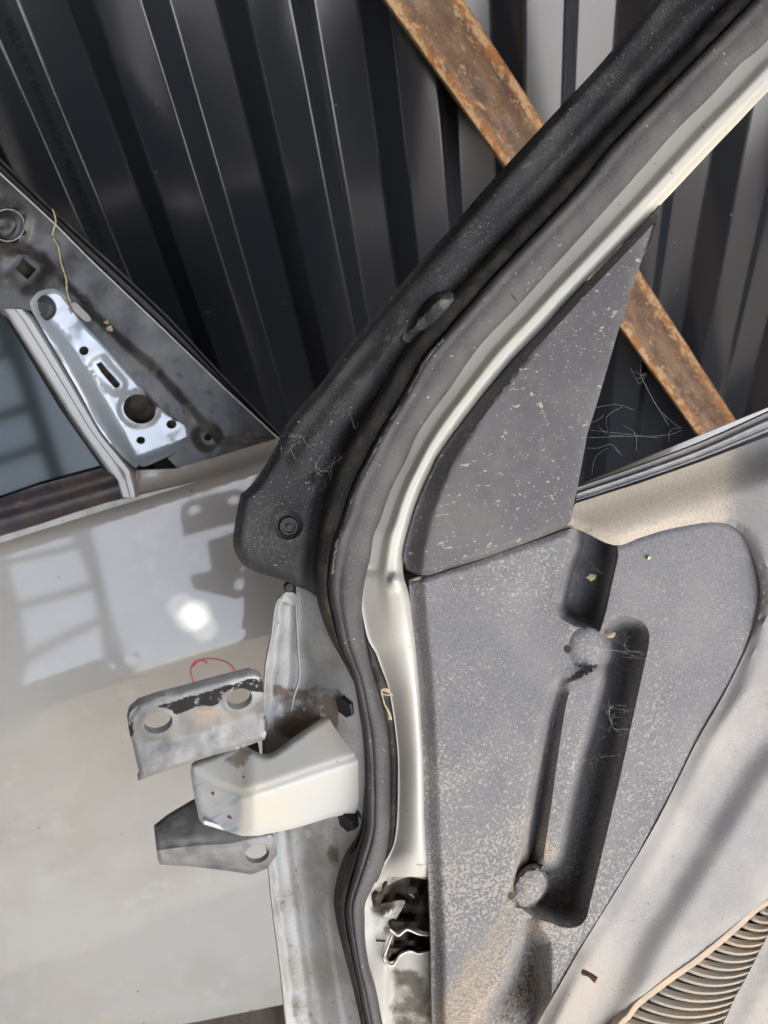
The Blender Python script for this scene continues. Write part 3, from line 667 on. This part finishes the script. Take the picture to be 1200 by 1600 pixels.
# ---- rubber: outer flap (mirror corner), seal with groove
E0 = [(1215, -140), (1100, -60), (1040, -20), (1020, 0), (945, 92), (868, 175), (842, 203), (760, 292), (700, 362), (665, 400), (634, 436), (610, 464), (585, 494), (565, 518), (546, 540), (522, 572), (501, 600), (487, 616), (473, 631), (460, 647), (448, 662), (441, 676), (434, 692), (420, 718), (406, 740), (393, 758), (380, 769), (376, 773), (371, 795), (366, 825), (364, 845), (367, 862), (378, 880), (390, 889), (403, 895), (427, 902), (446, 908), (462, 916), (474, 920), (486, 926), (500, 940)]
E0 = [tuple(q) for q in cr(E0, 5)]
flap = E0+[(524, 930), (520, 900), (524, 855), (532, 800), (560, 728), (600, 655), (640, 580), (690, 515), (760, 440), (900, 288), (1010, 172), (1080, 102), (1185, -20), (1300, -140)]
bh = circle(450, 820, 17, 18)
bump = np.array([(626, 522), (650, 492), (672, 465), (690, 456), (708, 457), (714, 470), (700, 492), (672, 520), (640, 530)], float)
GR = np.array(E2t, float)
def flap_h(p):
    x, y = p[:, 0], p[:, 1]
    dE = dist(np.array(E0, float), p, False)
    g = dist(GR, p, False)
    h = -.040-.007*ss(16, 0, dE)
    h += -.010*ss(26, 6, g)*ss(560, 660, y)-.002*ss(13, 2, g)*ss(600, 500, y)
    h += .006*ss(30, 60, dE)*ss(640, 560, y)*ss(12, 26, g)
    # long soft ridge running down the flap
    rdg = dist(np.array([(900, 160), (760, 330), (640, 480), (590, 560), (540, 625), (470, 720)], float), p, False)
    h += .0045*ss(26, 2, rdg)
    h += -.006*ss(24, 15, np.hypot(x-450, (y-820)*.97))+.0015*ss(34, 22, np.hypot(x-450, y-820))*ss(17, 22, np.hypot(x-450, y-820))
    # finger lump near the top clip
    db = dist(bump, p); h += np.where(inside(bump, p), .018*ss(0, 9, db)*ss(-30, 30, x-640-(y-520)*.3), 0)
    for cx, cy, r in ((521, 702, 7), (488, 750, 6), (498, 744, 6)):
        q = np.hypot(x-cx, y-cy); h += .0022*ss(r+3, r-1, q)-.0028*ss(r-1.5, r-4, q)
    h += (vnoise(p, 60, 5)-.5)*.003+(vnoise(p, 14, 6)-.5)*.0006
    return h
relief('mirror_corner_flap', flap, PF, M['rubber'], near, flap_h, step=5, th=.004, attrs={'dust': lambda p: np.clip(ss(34, 8, np.hypot(p[:, 0]-692, p[:, 1]-468))+.75*ss(16, 3, dist(np.array([(900, 160), (760, 330), (640, 480), (560, 590), (500, 670), (470, 720)], float), p, False)), 0, 1)}, feats=[(circle(450, 820, 15, 14.5), True), (circle(450, 820, 24, 24), True), (circle(450, 820, 34, 34), True)])
tag(near.children[-1], 'black rubber flap with a round bolt hole at the mirror corner')
bc = PF.at([451], [822], -.047)[0]
lathe('flap_bolt', bc, PF.n, [(.0075, -.001), (.0078, .001), (.0065, .0025), (.005, .0025), (.0048, .0005), (.0022, .0005), (.002, .002), (.0005, .0022)], M['bolt'], near, 24)
for cx, cy in ((446, 852), (449, 867)):
    lathe('rubber_nib', PF.at([cx], [cy], -.0415)[0], PF.n, [(.0018, 0), (.0016, .0015), (.0006, .002)], M['rubber'], near, 10)
# black inner band of the weatherstrip (E2..E3) and grey bulb (E3..E4)
E2b = [(a+2, b) for a, b in E2t]
strip('seal_inner_band', E2b, E3, PF, M['rubber_dusty'], near, lambda u, y: -.026+.008*np.sin(np.clip(u, 0, 1)*math.pi*.5)-.006*ss(.18, 0, u)-.006*ss(.85, 1, u), y0=-80, y1=1650, m=8, step=5, th=.012)
def bulb_h(u, y):
    up = ss(960, 820, y)
    a = -.012+.004*np.sin(u*math.pi)+.0022*ss(.35, .12, u)-.003*ss(.88, 1, u)-.002*ss(.1, 0, u)
    b = -.020+.013*np.sqrt(np.clip(1-(2*u-1)**2, 0, 1))*(.9+.1*np.sin(y/70.))-.0015*np.exp(-((u-.3)/.06)**2)
    h = a*up+b*(1-up)
    return h+.0007*np.sin(y/13.+u*2)*ss(640, 700, y)*ss(.3, .0, u)
strip('weatherstrip_bulb', E3, E4, PF, M['rubber_grey'], near, bulb_h, y0=-80, y1=1655, m=16, step=4, th=.010)
E4b = [(a-3, b) for a, b in E4]
strip('seal_rear_lip', E4b, E5, PF, M['rubber_dusty'], near, lambda u, y: -.024+.004*np.sin(u*math.pi), y0=944, y1=1378, m=6, step=5, th=.006)
bump2 = cr([(628, 528), (640, 505), (655, 484), (672, 464), (690, 455), (710, 457), (716, 470), (702, 492), (680, 516), (655, 532), (638, 536)], 3, True)
relief('seal_end_clip', bump2, PF, M['rubber'], near, lambda p: -.034+.016*ss(0, 13, dist(bump2, p))*ss(-46, 30, (p[:, 0]-660)-(p[:, 1]-490)*.7)+.0006*vnoise(p, 8, 3), step=3.5, th=.008,
       attrs={'dust': lambda p: 1.15*ss(40, 10, np.hypot(p[:, 0]-700, p[:, 1]-466))})
# crumbly glue line along the bulb edge
rs = np.random.RandomState(4)
gl = resample(cr([q for q in E3 if 520 < q[1] < 905]), 4, False)
V = PF.at(gl[:, 0]+4+rs.randn(len(gl))*.8, gl[:, 1], -.0108+rs.rand(len(gl))*.0010)
tube('glue_bead', V, .0006+rs.rand(len(gl))*.0010, M['rubber_grey'], near, 6)
ribbon('seal_joint', [(785, 443), (793, 452), (801, 462), (808, 470)], 1.6, PF, lambda p: np.full(len(p), -.0085), M['rubber'], near)
fb = thing('dry_grass_tuft', 'pale dry straw wisp caught on the black seal above the hinge arm', 'straw', tuple(PF.at([601], [1085], -.01)[0]))
for a in ([(596, 1078), (600, 1098), (607, 1112), (611, 1124)], [(596, 1078), (604, 1080), (612, 1084)], [(598, 1090), (596, 1080), (602, 1076), (608, 1080)], [(597, 1084), (606, 1086), (614, 1085)], [(604, 1106), (609, 1116), (608, 1124)]):
    tube('straw', PF.at(*cr(a, 4).T, -.004), np.linspace(.0004, .0009, len(cr(a, 4))), M['straw'], fb, 5)

# ---- sail trim (grained triangle)
sailp = [(1031, 320), (1027, 345), (1014, 385), (1004, 402), (995, 428), (965, 521), (936, 620), (918, 677), (905, 748), (896, 792), (891, 815), (882, 825), (828, 846), (760, 871), (700, 889), (672, 899), (652, 898), (636, 890), (630, 872), (634, 850), (641, 825), (650, 795), (664, 760), (684, 717), (705, 686), (758, 617), (804, 563), (854, 511), (904, 457), (1030, 325)]
sE6 = np.array([q for q in E6 if 300 < q[1] < 905], float)
def sail_h(p):
    x, y = p[:, 0], p[:, 1]; d = dist(sE6, p, False)
    bot = dist(np.array([(640, 893), (672, 899), (760, 871), (882, 825)], float), p, False)
    w = 11+16*ss(450, 850, y)
    h = -.011+.013*ss(w*.2, w*1.25, d)
    h += -.003*ss(7, 0, bot)
    rt = dist(np.array([(1031, 320), (995, 428), (936, 620), (905, 748), (891, 815)], float), p, False)
    h += -.0015*ss(5, 0, rt)
    return h
relief('mirror_corner_trim', sailp, PF, M['sail'], near, sail_h, step=5, th=.006, feats=[(inset(sailp, 4), True), (inset(sailp, 11), True), (inset(sailp, 19), True), (inset(sailp, 28), True)])

# ---- belt seal and hard trim shoulder
def bx(x): return 0
B0 = [(902, 762), (1000, 728), (1100, 690), (1200, 645), (1300, 600)]
B1 = [(902, 768), (1000, 735), (1100, 698), (1200, 652), (1300, 607)]
B2 = [(899, 790), (1000, 757), (1100, 722), (1200, 684), (1300, 640)]
along(B0, B1, 'belt_flange', PF, M['hard'], near, lambda u, t: -.020+0*u, m=2, th=.006)
along(B1, B2, 'belt_seal', PF, M['belt'], near, lambda u, t: -.020+.005*ss(0, .18, u)-.003*ss(.3, .42, u)+.0025*ss(.45, .6, u)-.0035*ss(.66, .75, u)+.0045*ss(.76, .9, u)-.004*ss(.94, 1, u), m=24, th=.008)
ins_e = [(660, 905), (760, 872), (828, 848), (882, 829), (906, 828), (960, 852), (1000, 840), (1040, 828), (1080, 820), (1112, 816), (1140, 820), (1163, 836), (1180, 868), (1190, 905), (1192, 935), (1184, 968), (1166, 1015), (1127, 1093), (1088, 1161), (1030, 1278), (976, 1371), (913, 1473), (874, 1541), (840, 1600), (812, 1660)]
INS = resample(cr(ins_e, 6), 6, False)
hardp = [(640, 908), (655, 902), (700, 890), (760, 870), (828, 845), (884, 823), (893, 800), (899, 787), (1000, 755), (1100, 720), (1200, 682), (1300, 638), (1300, 1500), (1240, 1380), (1200, 1404), (1176, 1420), (1140, 1453), (1088, 1496), (1040, 1530), (996, 1564), (978, 1588), (930, 1660), (812, 1660)]+[tuple(q) for q in INS[::-1]]
hardp = [q for q in hardp]
ridge = np.array([(1240, 930), (1215, 1060), (1185, 1160), (1120, 1250), (1050, 1350), (1000, 1430), (950, 1530), (900, 1640)], float)
valley = np.array([(1200, 1130), (1150, 1190), (1090, 1290), (1030, 1390), (985, 1460), (950, 1540), (920, 1640)], float)
def hard_h(p):
    x, y = p[:, 0], p[:, 1]; d = dist(INS, p, False)
    t = np.clip((y-(1068-.325*x))/75., -.6, 2)            # 0 at belt seal, about 1 at the insert edge
    sh = ss(1010, 800, y-0.1*x+60)                        # shoulder zone
    h = -.016*(1-ss(0, 1.15, t))
    right = ss(1120, 1240, x)*ss(1100, 820, y)
    h += .012*right*ss(0, 1, t)
    low = ss(980, 1100, y)
    dv = dist(valley, p, False)
    h += low*(.007*ss(0, 30, d)-.011*ss(62, 6, dv)+.001)
    h += .0035*ss(3, 11, d)*(1-low)
    grl = dist(np.array([(1300, 1345), (1200, 1404), (1140, 1453), (1040, 1530), (978, 1588)], float), p, False)
    h += -.003*ss(14, 2, grl)
    return h+(vnoise(p, 120, 14)-.5)*.002
hard = relief('door_trim', hardp, PF, M['hard'], near, hard_h, step=7, th=.004, attrs={'sand': lambda p: np.clip(.85*ss(1060, 760, p[:, 1]+(p[:, 0]-1000)*.3)*ss(1190, 1120, p[:, 0])+.5*ss(1250, 1560, p[:, 1])*ss(.2, .9, vnoise(p, 70, 3)), 0, 1)})

# ---- dusty insert with pockets
card = [(640, 908), (660, 904), (700, 892), (760, 872), (828, 848), (882, 829)]+[tuple(q) for q in INS if q[0] > 885 or q[1] > 1000]
i0 = [i for i, q in enumerate(card) if q[1] > 1650][0]
card = card[:i0+1]+[(675, 1660), (675, 1600), (674, 1530), (673, 1458), (670, 1379), (664, 1300), (662, 1225), (660, 1175), (656, 1100), (651, 1037), (645, 982), (640, 932)]
LE = np.array([(640, 905), (645, 982), (651, 1037), (656, 1100), (660, 1175), (662, 1225), (664, 1300), (670, 1379), (673, 1458), (675, 1660)], float)
pA = np.array([(906, 812), (925, 822), (962, 846), (963, 870), (955, 905), (944, 955), (935, 986), (897, 975), (879, 965), (871, 950), (876, 920), (885, 880), (897, 850), (900, 820)], float)
pB = cr([(945, 985), (965, 973), (990, 975), (1004, 988), (1003, 1012), (997, 1038), (988, 1080), (962, 1200), (937, 1307), (914, 1402), (905, 1434), (888, 1440), (862, 1432), (838, 1424), (815, 1405), (806, 1384), (812, 1350), (820, 1317), (835, 1234), (852, 1140), (866, 1082), (880, 1066), (898, 1058), (925, 1045), (946, 1025), (948, 1005)], 3, True)
rB = cr([(884, 1086), (900, 1068), (938, 1052), (926, 1110), (905, 1180), (886, 1260), (872, 1335), (850, 1345), (847, 1330), (856, 1270), (868, 1180)], 3, True)
pC = np.array([(838, 1446), (858, 1474), (860, 1540), (852, 1600), (838, 1670), (690, 1670), (740, 1590), (782, 1530), (806, 1470), (820, 1432)], float)
cap1 = circle(918, 1010, 29, 32, n=36); cap2 = circle(828, 1386, 24, 34, 30, n=36)
def card_h(p):
    x, y = p[:, 0], p[:, 1]
    h = -.010+.010*ss(3, 24, dist(LE, p, False))
    top = dist(np.array([(640, 908), (760, 872), (882, 829)], float), p, False); h += -.0025*ss(8, 0, top)
    a = sdist(pA, p); b = sdist(pB, p); r = sdist(rB, p); c = sdist(pC, p)
    h += -.036*ss(-4, 14, a)
    h += -.040*ss(-11, 19, b)+.032*ss(-20, 5, r)*ss(-11, 4, b)
    hc = -.036*ss(-5, 26, c); 
    # the lower pocket falls off gradually on its left side
    hc = hc*ss(730, 850, x+(y-1450)*.30)
    h += hc
    # soft dish left of the pockets, the lip of dirt above the long slot and the pale saddle below it
    h += -.003*ss(60, 5, dist(np.array([(845, 940), (838, 1010), (850, 1050)], float), p, False))
    h += .004*ss(16, 2, dist(np.array([(890, 1064), (925, 1050), (948, 1028)], float), p, False))
    h += .005*ss(24, 2, dist(np.array([(848, 1446), (872, 1458), (890, 1450)], float), p, False))
    for cp, hh in ((cap1, -.0035), (cap2, -.005)):
        s_ = sdist(cp, p); w = ss(-2, 2, s_); h = h*(1-w)+(hh+.0045*(1-np.exp(-np.maximum(s_, 0)/12.)))*w-.0016*np.exp(-(s_/1.5)**2)
    dI = dist(INS, p, False); h += -.0015*ss(6, 0, dI)*ss(880, 960, x)
    return h+(vnoise(p, 90, 21)-.5)*.0016
def sand(p):
    x, y = p[:, 0], p[:, 1]
    s = .75*ss(80, 5, dist(np.array([(690, 1640), (760, 1500), (800, 1425), (818, 1370), (830, 1300)], float), p, False))
    s += .45*ss(110, 10, dist(np.array([(700, 1250), (790, 1180), (800, 1120)], float), p, False))*vnoise(p, 20, 7)
    s += .35*ss(1380, 1600, y)+.6*ss(26, 4, dist(np.array([(846, 1440), (866, 1456), (890, 1452)], float), p, False))
    s += .5*ss(12, -2, -sdist(rB, p))*vnoise(p, 14, 9)
    return np.clip(s, 0, 1)
def pocket_shade(p):  # painted shade: deepens the dark of slot, upper recess and lower pocket
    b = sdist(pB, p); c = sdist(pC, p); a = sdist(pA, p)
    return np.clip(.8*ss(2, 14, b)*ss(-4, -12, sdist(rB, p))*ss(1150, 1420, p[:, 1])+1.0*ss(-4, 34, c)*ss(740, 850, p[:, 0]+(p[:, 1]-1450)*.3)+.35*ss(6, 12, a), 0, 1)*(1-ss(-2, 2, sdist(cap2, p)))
relief('trim_insert', card, PF, M['card'], near, card_h, step=4.5, th=.004, feats=[(cap1, True), (cap2, True), (inset(pA, 1), True), (inset(pA, -3), True), (inset(pA, 7), True), (inset(pA, 14), True), (inset(pB, -10), True), (inset(pB, 5), True), (inset(pB, 15), True), (inset(rB, -18), True), (inset(rB, 4), True)], attrs={'sand': sand, 'pocket_shade': pocket_shade, 'dust': lambda p: .6+.6*ss(1000, 1350, p[:, 1])-.5*ss(960, 840, p[:, 1])*ss(900, 960, p[:, 0])})
for (cx, cy) in ((888, 1015), (799, 1401)):
    relief('clip_notch', circle(cx, cy, 4.5, 6, 15, 14), PF, M['dark'], near, .0007, step=4, th=.001)
sc = PF.at([911], [1519], .012)[0]
tube('screw_stub', [sc, sc+PF.n*.004+np.array([.003, 0, .001]), sc+PF.n*.009+np.array([.006, -.001, -.0015])], [.0022, .0018, .0026], M['debris'], near, 9)
for q in ((615/1, 0),): pass
# small seeds and clods lying in the pockets
sd = [(924, 902, -.016, .0028), (953, 992, -.012, .003), (1013, 871, .001, .0018), (958, 1322, 0, .0)][:3]
for i, (x, y, o, r) in enumerate(sd):
    c = PF.at([x], [y], o)[0]
    V = []; rr = np.random.RandomState(i)
    for a in range(6):
        for b_ in range(4):
            th_, ph = 2*math.pi*a/6, math.pi*(b_+.5)/4; V.append(c+r*(.7+.6*rr.rand())*np.array([math.sin(ph)*math.cos(th_)*1.4, math.sin(ph)*math.sin(th_), math.cos(ph)]))
    F = [(a*4+b_, ((a+1) % 6)*4+b_, ((a+1) % 6)*4+b_+1, a*4+b_+1) for a in range(6) for b_ in range(3)]
    F += [tuple(a*4 for a in range(6))[::-1], tuple(a*4+3 for a in range(6))]
    o_ = link('dirt_crumb', mesh('dirt_crumb', V, F), M['straw'], None)
    tag(o_, ['tan dirt crumb lying in the dark upper pocket of the grey trim', 'brown dirt crumb in the top of the long slot of the trim', 'tiny pale dirt crumb on the grey trim right of the upper pocket'][i], 'dirt crumb')

# ---- loudspeaker grille
edge = [(1290, 1348), (1200, 1405), (1176, 1420), (1140, 1453), (1088, 1496), (1040, 1530), (996, 1564), (980, 1585), (965, 1600), (920, 1660)]
edge2 = [(1298, 1354), (1204, 1413), (1181, 1428), (1145, 1461), (1093, 1504), (1045, 1538), (1001, 1572), (985, 1592), (971, 1606), (928, 1666)]
along(edge, edge2, 'grille_rim', PF, M['tanedge'], near, lambda u, t: .0055+.001*np.sin(u*math.pi)-.002*u, m=5, th=.006)
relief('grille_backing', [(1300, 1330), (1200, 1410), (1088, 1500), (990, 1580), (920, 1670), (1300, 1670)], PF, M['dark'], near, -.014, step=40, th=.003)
for k in range(-11, 14):
    xl, yl = 1108-14.3*k, 1491+11.4*k+(.02*k*k if k > 0 else 0)
    xr, yr = 1182-6.3*k, 1495+11.6*k
    if k < 0: xr, yr = 1182-6.3*k, 1495+11.6*k
    u = np.linspace(0, 1, 11); x = xl-5+(xr-xl+8)*u; y = yl+(yr-yl)*u+4*(.11*(xr-xl)+1.5)*u*(1-u)*.9
    w = 4.5*(1-.25*u)
    A = list(zip(x, y-w)); B = list(zip(x, y+w))
    Q = np.array(A+B+list(zip(x, y)))
    n = len(x); V = PF.at(Q[:, 0], Q[:, 1], np.concatenate([np.full(n, .0005), np.full(n, .0005), np.full(n, .0035)])-.0)
    solid('grille_slat', V, [(i, i+1, 2*n+i+1, 2*n+i) for i in range(n-1)]+[(2*n+i, 2*n+i+1, n+i+1, n+i) for i in range(n-1)], PF.n, .004, M['slat'], near, sharp=80)
# plain trim beyond the grille
relief('speaker_surround', [(1300, 1275), (1253, 1366), (1205, 1452), (1187, 1486), (1180, 1500), (1165, 1530), (1150, 1556), (1136, 1588), (1100, 1660), (1300, 1670)], PF, M['hard'], near, lambda p: .003+.004*ss(0, 40, dist(np.array([(1205, 1452), (1180, 1500), (1150, 1556), (1100, 1660)], float), p, False)), step=8, th=.004, attrs={'sand': lambda p: np.full(len(p), .45)})

# ================================================================== hinge bolted to the near door
hinge_arm_T = [(299, 1197), (330, 1184), (360, 1170), (378, 1166), (396, 1176), (414, 1182), (432, 1176), (470, 1148), (522, 1116), (540, 1140), (560, 1172), (566, 1180), (566, 1262), (520, 1276), (460, 1294), (405, 1305), (378, 1305), (345, 1296), (315, 1285), (308, 1265), (302, 1235)]
ARM = cr(hinge_arm_T, 3, True)
fold = np.array([(296, 1200), (340, 1226), (378, 1240), (414, 1230), (495, 1202), (570, 1178)], float)
def arm_h(p):
    x, y = p[:, 0], p[:, 1]
    yf = np.interp(x, fold[:, 0], fold[:, 1]); d = y-yf
    top = -.00024*np.maximum(-d, 0); fr = -.00006*np.maximum(d, 0)
    left = -.00022*np.maximum(398-x, 0)
    s = 5.
    base = -.030+0*x
    h = base+np.where(d < 0, top, fr)-.0016*np.exp(-(d/s)**2)+left*ss(420, 360, x)
    h += -.0016*ss(5, 0, dist(ARM, p))
    return h
FX = lambda p: (p[:, 1]-np.interp(p[:, 0], fold[:, 0], fold[:, 1]))
arm = relief('hinge', cr(hinge_arm_T, 3, True), PF, M['hinge'], near, arm_h, step=4, th=.0045, feats=[(fold, False), (inset(ARM, 2.5), True), (inset(ARM, 5.5), True)],
    attrs={'bare': lambda p: ss(405, 372, p[:, 0]+.12*(p[:, 1]-1240))*ss(-6, 6, FX(p)),
           'dirt': lambda p: np.clip(.8*ss(42, 8, np.hypot((p[:, 0]-385)*.8, (p[:, 1]-1190)*1.3))*ss(4, -14, FX(p))+.35*ss(0, -40, FX(p)), 0, 1)})
tag(arm, 'cream hinge arm with blue scratches on its end')
# hidden lower web of the arm so it is a channel, not a plate
relief('arm_web', [(320, 1282), (378, 1300), (405, 1300), (560, 1258), (560, 1262), (405, 1306), (378, 1306), (318, 1288)], PF, M['hinge'], arm, -.046, step=5, th=.03)
upl = [(200, 1127), (218, 1100), (290, 1079), (382, 1054), (393, 1053), (405, 1057), (411, 1068), (413, 1110), (414, 1155), (330, 1181), (225, 1216), (219, 1214), (209, 1170)]
h1 = circle(247, 1129, 23, 17, -16, 28); h2 = circle(374, 1092, 20.5, 16, -20, 28)
uf = np.array([(196, 1160), (260, 1158), (330, 1140), (416, 1112)], float)
def leaf_h(p):
    x, y = p[:, 0], p[:, 1]; d = y-np.interp(x, uf[:, 0], uf[:, 1])
    h = -.026+np.where(d < 0, -.00016*d, -.00005*d)-.0010*np.exp(-(d/13)**2)
    h += -.0016*ss(5, 0, dist(np.array(upl, float), p))
    for q in (h1, h2): h += .0010*ss(12, 2, dist(q, p))
    return h+(vnoise(p, 18, 5)-.5)*.0012
def leaf_paint(p):
    x, y = p[:, 0], p[:, 1]; u = y-np.interp(x, [196, 218, 300, 390], [1130, 1101, 1077, 1050])
    band = ss(2, 9, u-5*vnoise(p, 14, 2))*ss(46, 34, u+8*vnoise(p, 16, 3))
    w = ss(225, 250, x)+.9*ss(232, 205, x)
    keep = 1-ss(9, 3, dist(h2, p))*.6*ss(1075, 1100, y)-ss(9, 3, dist(h1, p))*.3
    return np.clip(band*np.clip(w, 0, 1)*keep*(1-.95*ss(24, 8, np.hypot((x-322)*.7, (y-1116)*1.6))), 0, 1)
ul = relief('hinge_leaf', cr(upl, 2, True), PF, M['steel'], arm, leaf_h, holes=[h1, h2], step=3.2, th=.0045, nd=nrm(PF.n-PF.u*1.3), feats=[(uf, False), (inset(np.array(upl, float), 2.5), True), (inset(np.array(upl, float), 5.5), True)],
    attrs={'paint': leaf_paint, 'rust': lambda p: ss(30, 10, np.hypot((p[:, 0]-322)*.75, (p[:, 1]-1117)*1.5)+10*vnoise(p, 8, 4)-5)})
tag(ul, 'upper steel hinge leaf with two bolt holes and peeling black paint')
lol = [(241, 1297), (262, 1280), (302, 1256), (340, 1250), (400, 1290), (428, 1308), (434, 1334), (417, 1357), (393, 1367), (365, 1362), (300, 1354), (250, 1351), (246, 1342)]
h3 = circle(402, 1334, 19, 14.5, -16, 28)
lf = np.array([(235, 1330), (300, 1322), (360, 1318), (440, 1300)], float)
def low_leaf(p):
    x, y = p[:, 0], p[:, 1]; d = y-np.interp(x, lf[:, 0], lf[:, 1])
    return -.046+np.where(d < 0, .00042*d, -.00030*d)-.003*np.exp(-(d/12)**2)+.0012*ss(10, 2, dist(h3, p))-.0016*ss(5, 0, dist(np.array(lol, float), p))+(vnoise(p, 16, 7)-.5)*.0012
ll = relief('hinge_leaf', resample(lol, 4), PF, M['steel'], arm, low_leaf, holes=[h3], feats=[(lf, False), (inset(np.array(lol, float), 2.5), True), (inset(np.array(lol, float), 5.5), True)], step=3.2, th=.0038, nd=nrm(PF.n-PF.u*.75), attrs={'paint': lambda p: .0*p[:, 0]+.30*ss(40, 8, np.hypot((p[:, 0]-355), (p[:, 1]-1345)*1.8)), 'rust': lambda p: 0*p[:, 0]})
tag(ll, 'lower steel hinge leaf with one bolt hole')
tube('hinge_pin', [PF.at([386], [1166], -.058)[0], PF.at([396], [1215], -.062)[0], PF.at([372], [1300], -.062)[0]], .0085, M['bolt'], arm, 14)
def hexbolt(x, y, o, s, name='hinge_bolt'):
    c = PF.at([x], [y], o)[0]; axis = nrm(PF.n*.65-PF.d*.75)
    b = lathe(name, c, axis, [(.0125*s, -.004), (.0125*s, .001), (.0105*s, .0025)], M['bolt'], arm, 20)
    lathe('bolt_head', c, axis, [(.0088*s, .001), (.0090*s, .009), (.0078*s, .0105), (.003*s, .0098)], M['bolt'], b, hexa=True)
hexbolt(551, 1096, -.040, 1.0); hexbolt(553, 1274, -.043, .95)

# ================================================================== cobwebs
def web(label, strands, plane, o, loc, rad=.00022):
    t = thing('cobweb', label, 'cobweb', tuple(plane.at([loc[0]], [loc[1]], o)[0]))
    V = []; F = []
    for s in strands:
        c = cr(s, 4); P = plane.at(c[:, 0], c[:, 1], o+.004*np.sin(np.linspace(0, 3, len(c))*random.uniform(.5, 2))); base = len(V); n = len(P)
        for i in range(n):
            tt = nrm(P[min(i+1, n-1)]-P[max(i-1, 0)]); a = nrm(np.cross(tt, [.2, .9, .4])); b = np.cross(a, tt)
            for k in range(3): V.append(P[i]+rad*(math.cos(k*2.094)*a+math.sin(k*2.094)*b))
        F += [(base+i*3+k, base+i*3+(k+1) % 3, base+(i+1)*3+(k+1) % 3, base+(i+1)*3+k) for i in range(n-1) for k in range(3)]
    o_ = link('silk_strands', mesh('silk_strands', V, F), M['web'], t); o_['kind'] = 'stuff'
rs = random.Random(3)
def fuzz(cx, cy, r, n, ln=10):
    out = []
    for i in range(n):
        a, d = rs.random()*6.28, rs.random()*r; x, y = cx+d*math.cos(a), cy+d*math.sin(a); q = rs.random()*6.28
        out.append([(x, y), (x+ln*.5*math.cos(q)+rs.gauss(0, 2), y+ln*.5*math.sin(q)+rs.gauss(0, 2)), (x+ln*math.cos(q+.5), y+ln*math.sin(q+.5))])
    return out
web('sparse cobweb strung across the window corner between the grained trim and belt seal',
    [[(922, 672), (960, 676), (1010, 682), (1030, 684)], [(920, 684), (970, 682), (1040, 680), (1065, 672)], [(1000, 585), (1018, 620), (1045, 665)], [(1003, 590), (1030, 640), (1062, 668)], [(985, 578), (1000, 585), (1008, 592)], [(985, 575), (999, 600), (1005, 590)],
     [(1045, 690), (1048, 672), (1066, 668)], [(914, 700), (935, 700), (955, 694), (968, 708)], [(925, 742), (930, 715), (950, 700)], [(1000, 560), (1001, 585)], [(920, 640), (960, 632), (990, 640)], [(1020, 480), (1010, 500), (1030, 520)], [(960, 700), (972, 712)]]
    +fuzz(1001, 588, 4, 4, 8)+fuzz(950, 675, 30, 4, 44), PF, -.022, (960, 690), .000035)
web('dusty cobweb stretched across the long slot in the grey trim',
    [[(908, 1006), (950, 1016), (1000, 1018)], [(915, 1020), (960, 1016), (1005, 1030), (1040, 1035)], [(940, 1130), (965, 1140), (990, 1138)], [(950, 1085), (955, 1130), (968, 1145)], [(935, 1100), (980, 1110), (1000, 1100)], [(905, 850), (915, 870), (934, 892), (945, 896)], [(860, 1200), (930, 1185), (970, 1180)]]
    +fuzz(955, 1135, 22, 9, 34)+fuzz(990, 1022, 26, 7, 36), PF, .001, (960, 1130), .000035)
web('wispy cobweb threads on the black rubber flap above its bolt hole',
    [[(440, 680), (455, 682), (470, 680), (480, 695), (492, 704), (500, 716)], [(450, 676), (462, 684), (470, 690)], [(470, 690), (455, 700), (462, 718)], [(505, 735), (520, 725), (535, 712), (545, 700)], [(490, 745), (505, 735), (520, 738)], [(545, 640), (555, 670), (560, 660)], [(520, 865), (545, 880), (580, 884)], [(515, 850), (520, 862), (528, 872)], [(440, 690), (440, 710)]]
    +fuzz(505, 738, 12, 6, 22)+fuzz(525, 712, 12, 4, 20), PF, -.034, (500, 720), .00004)
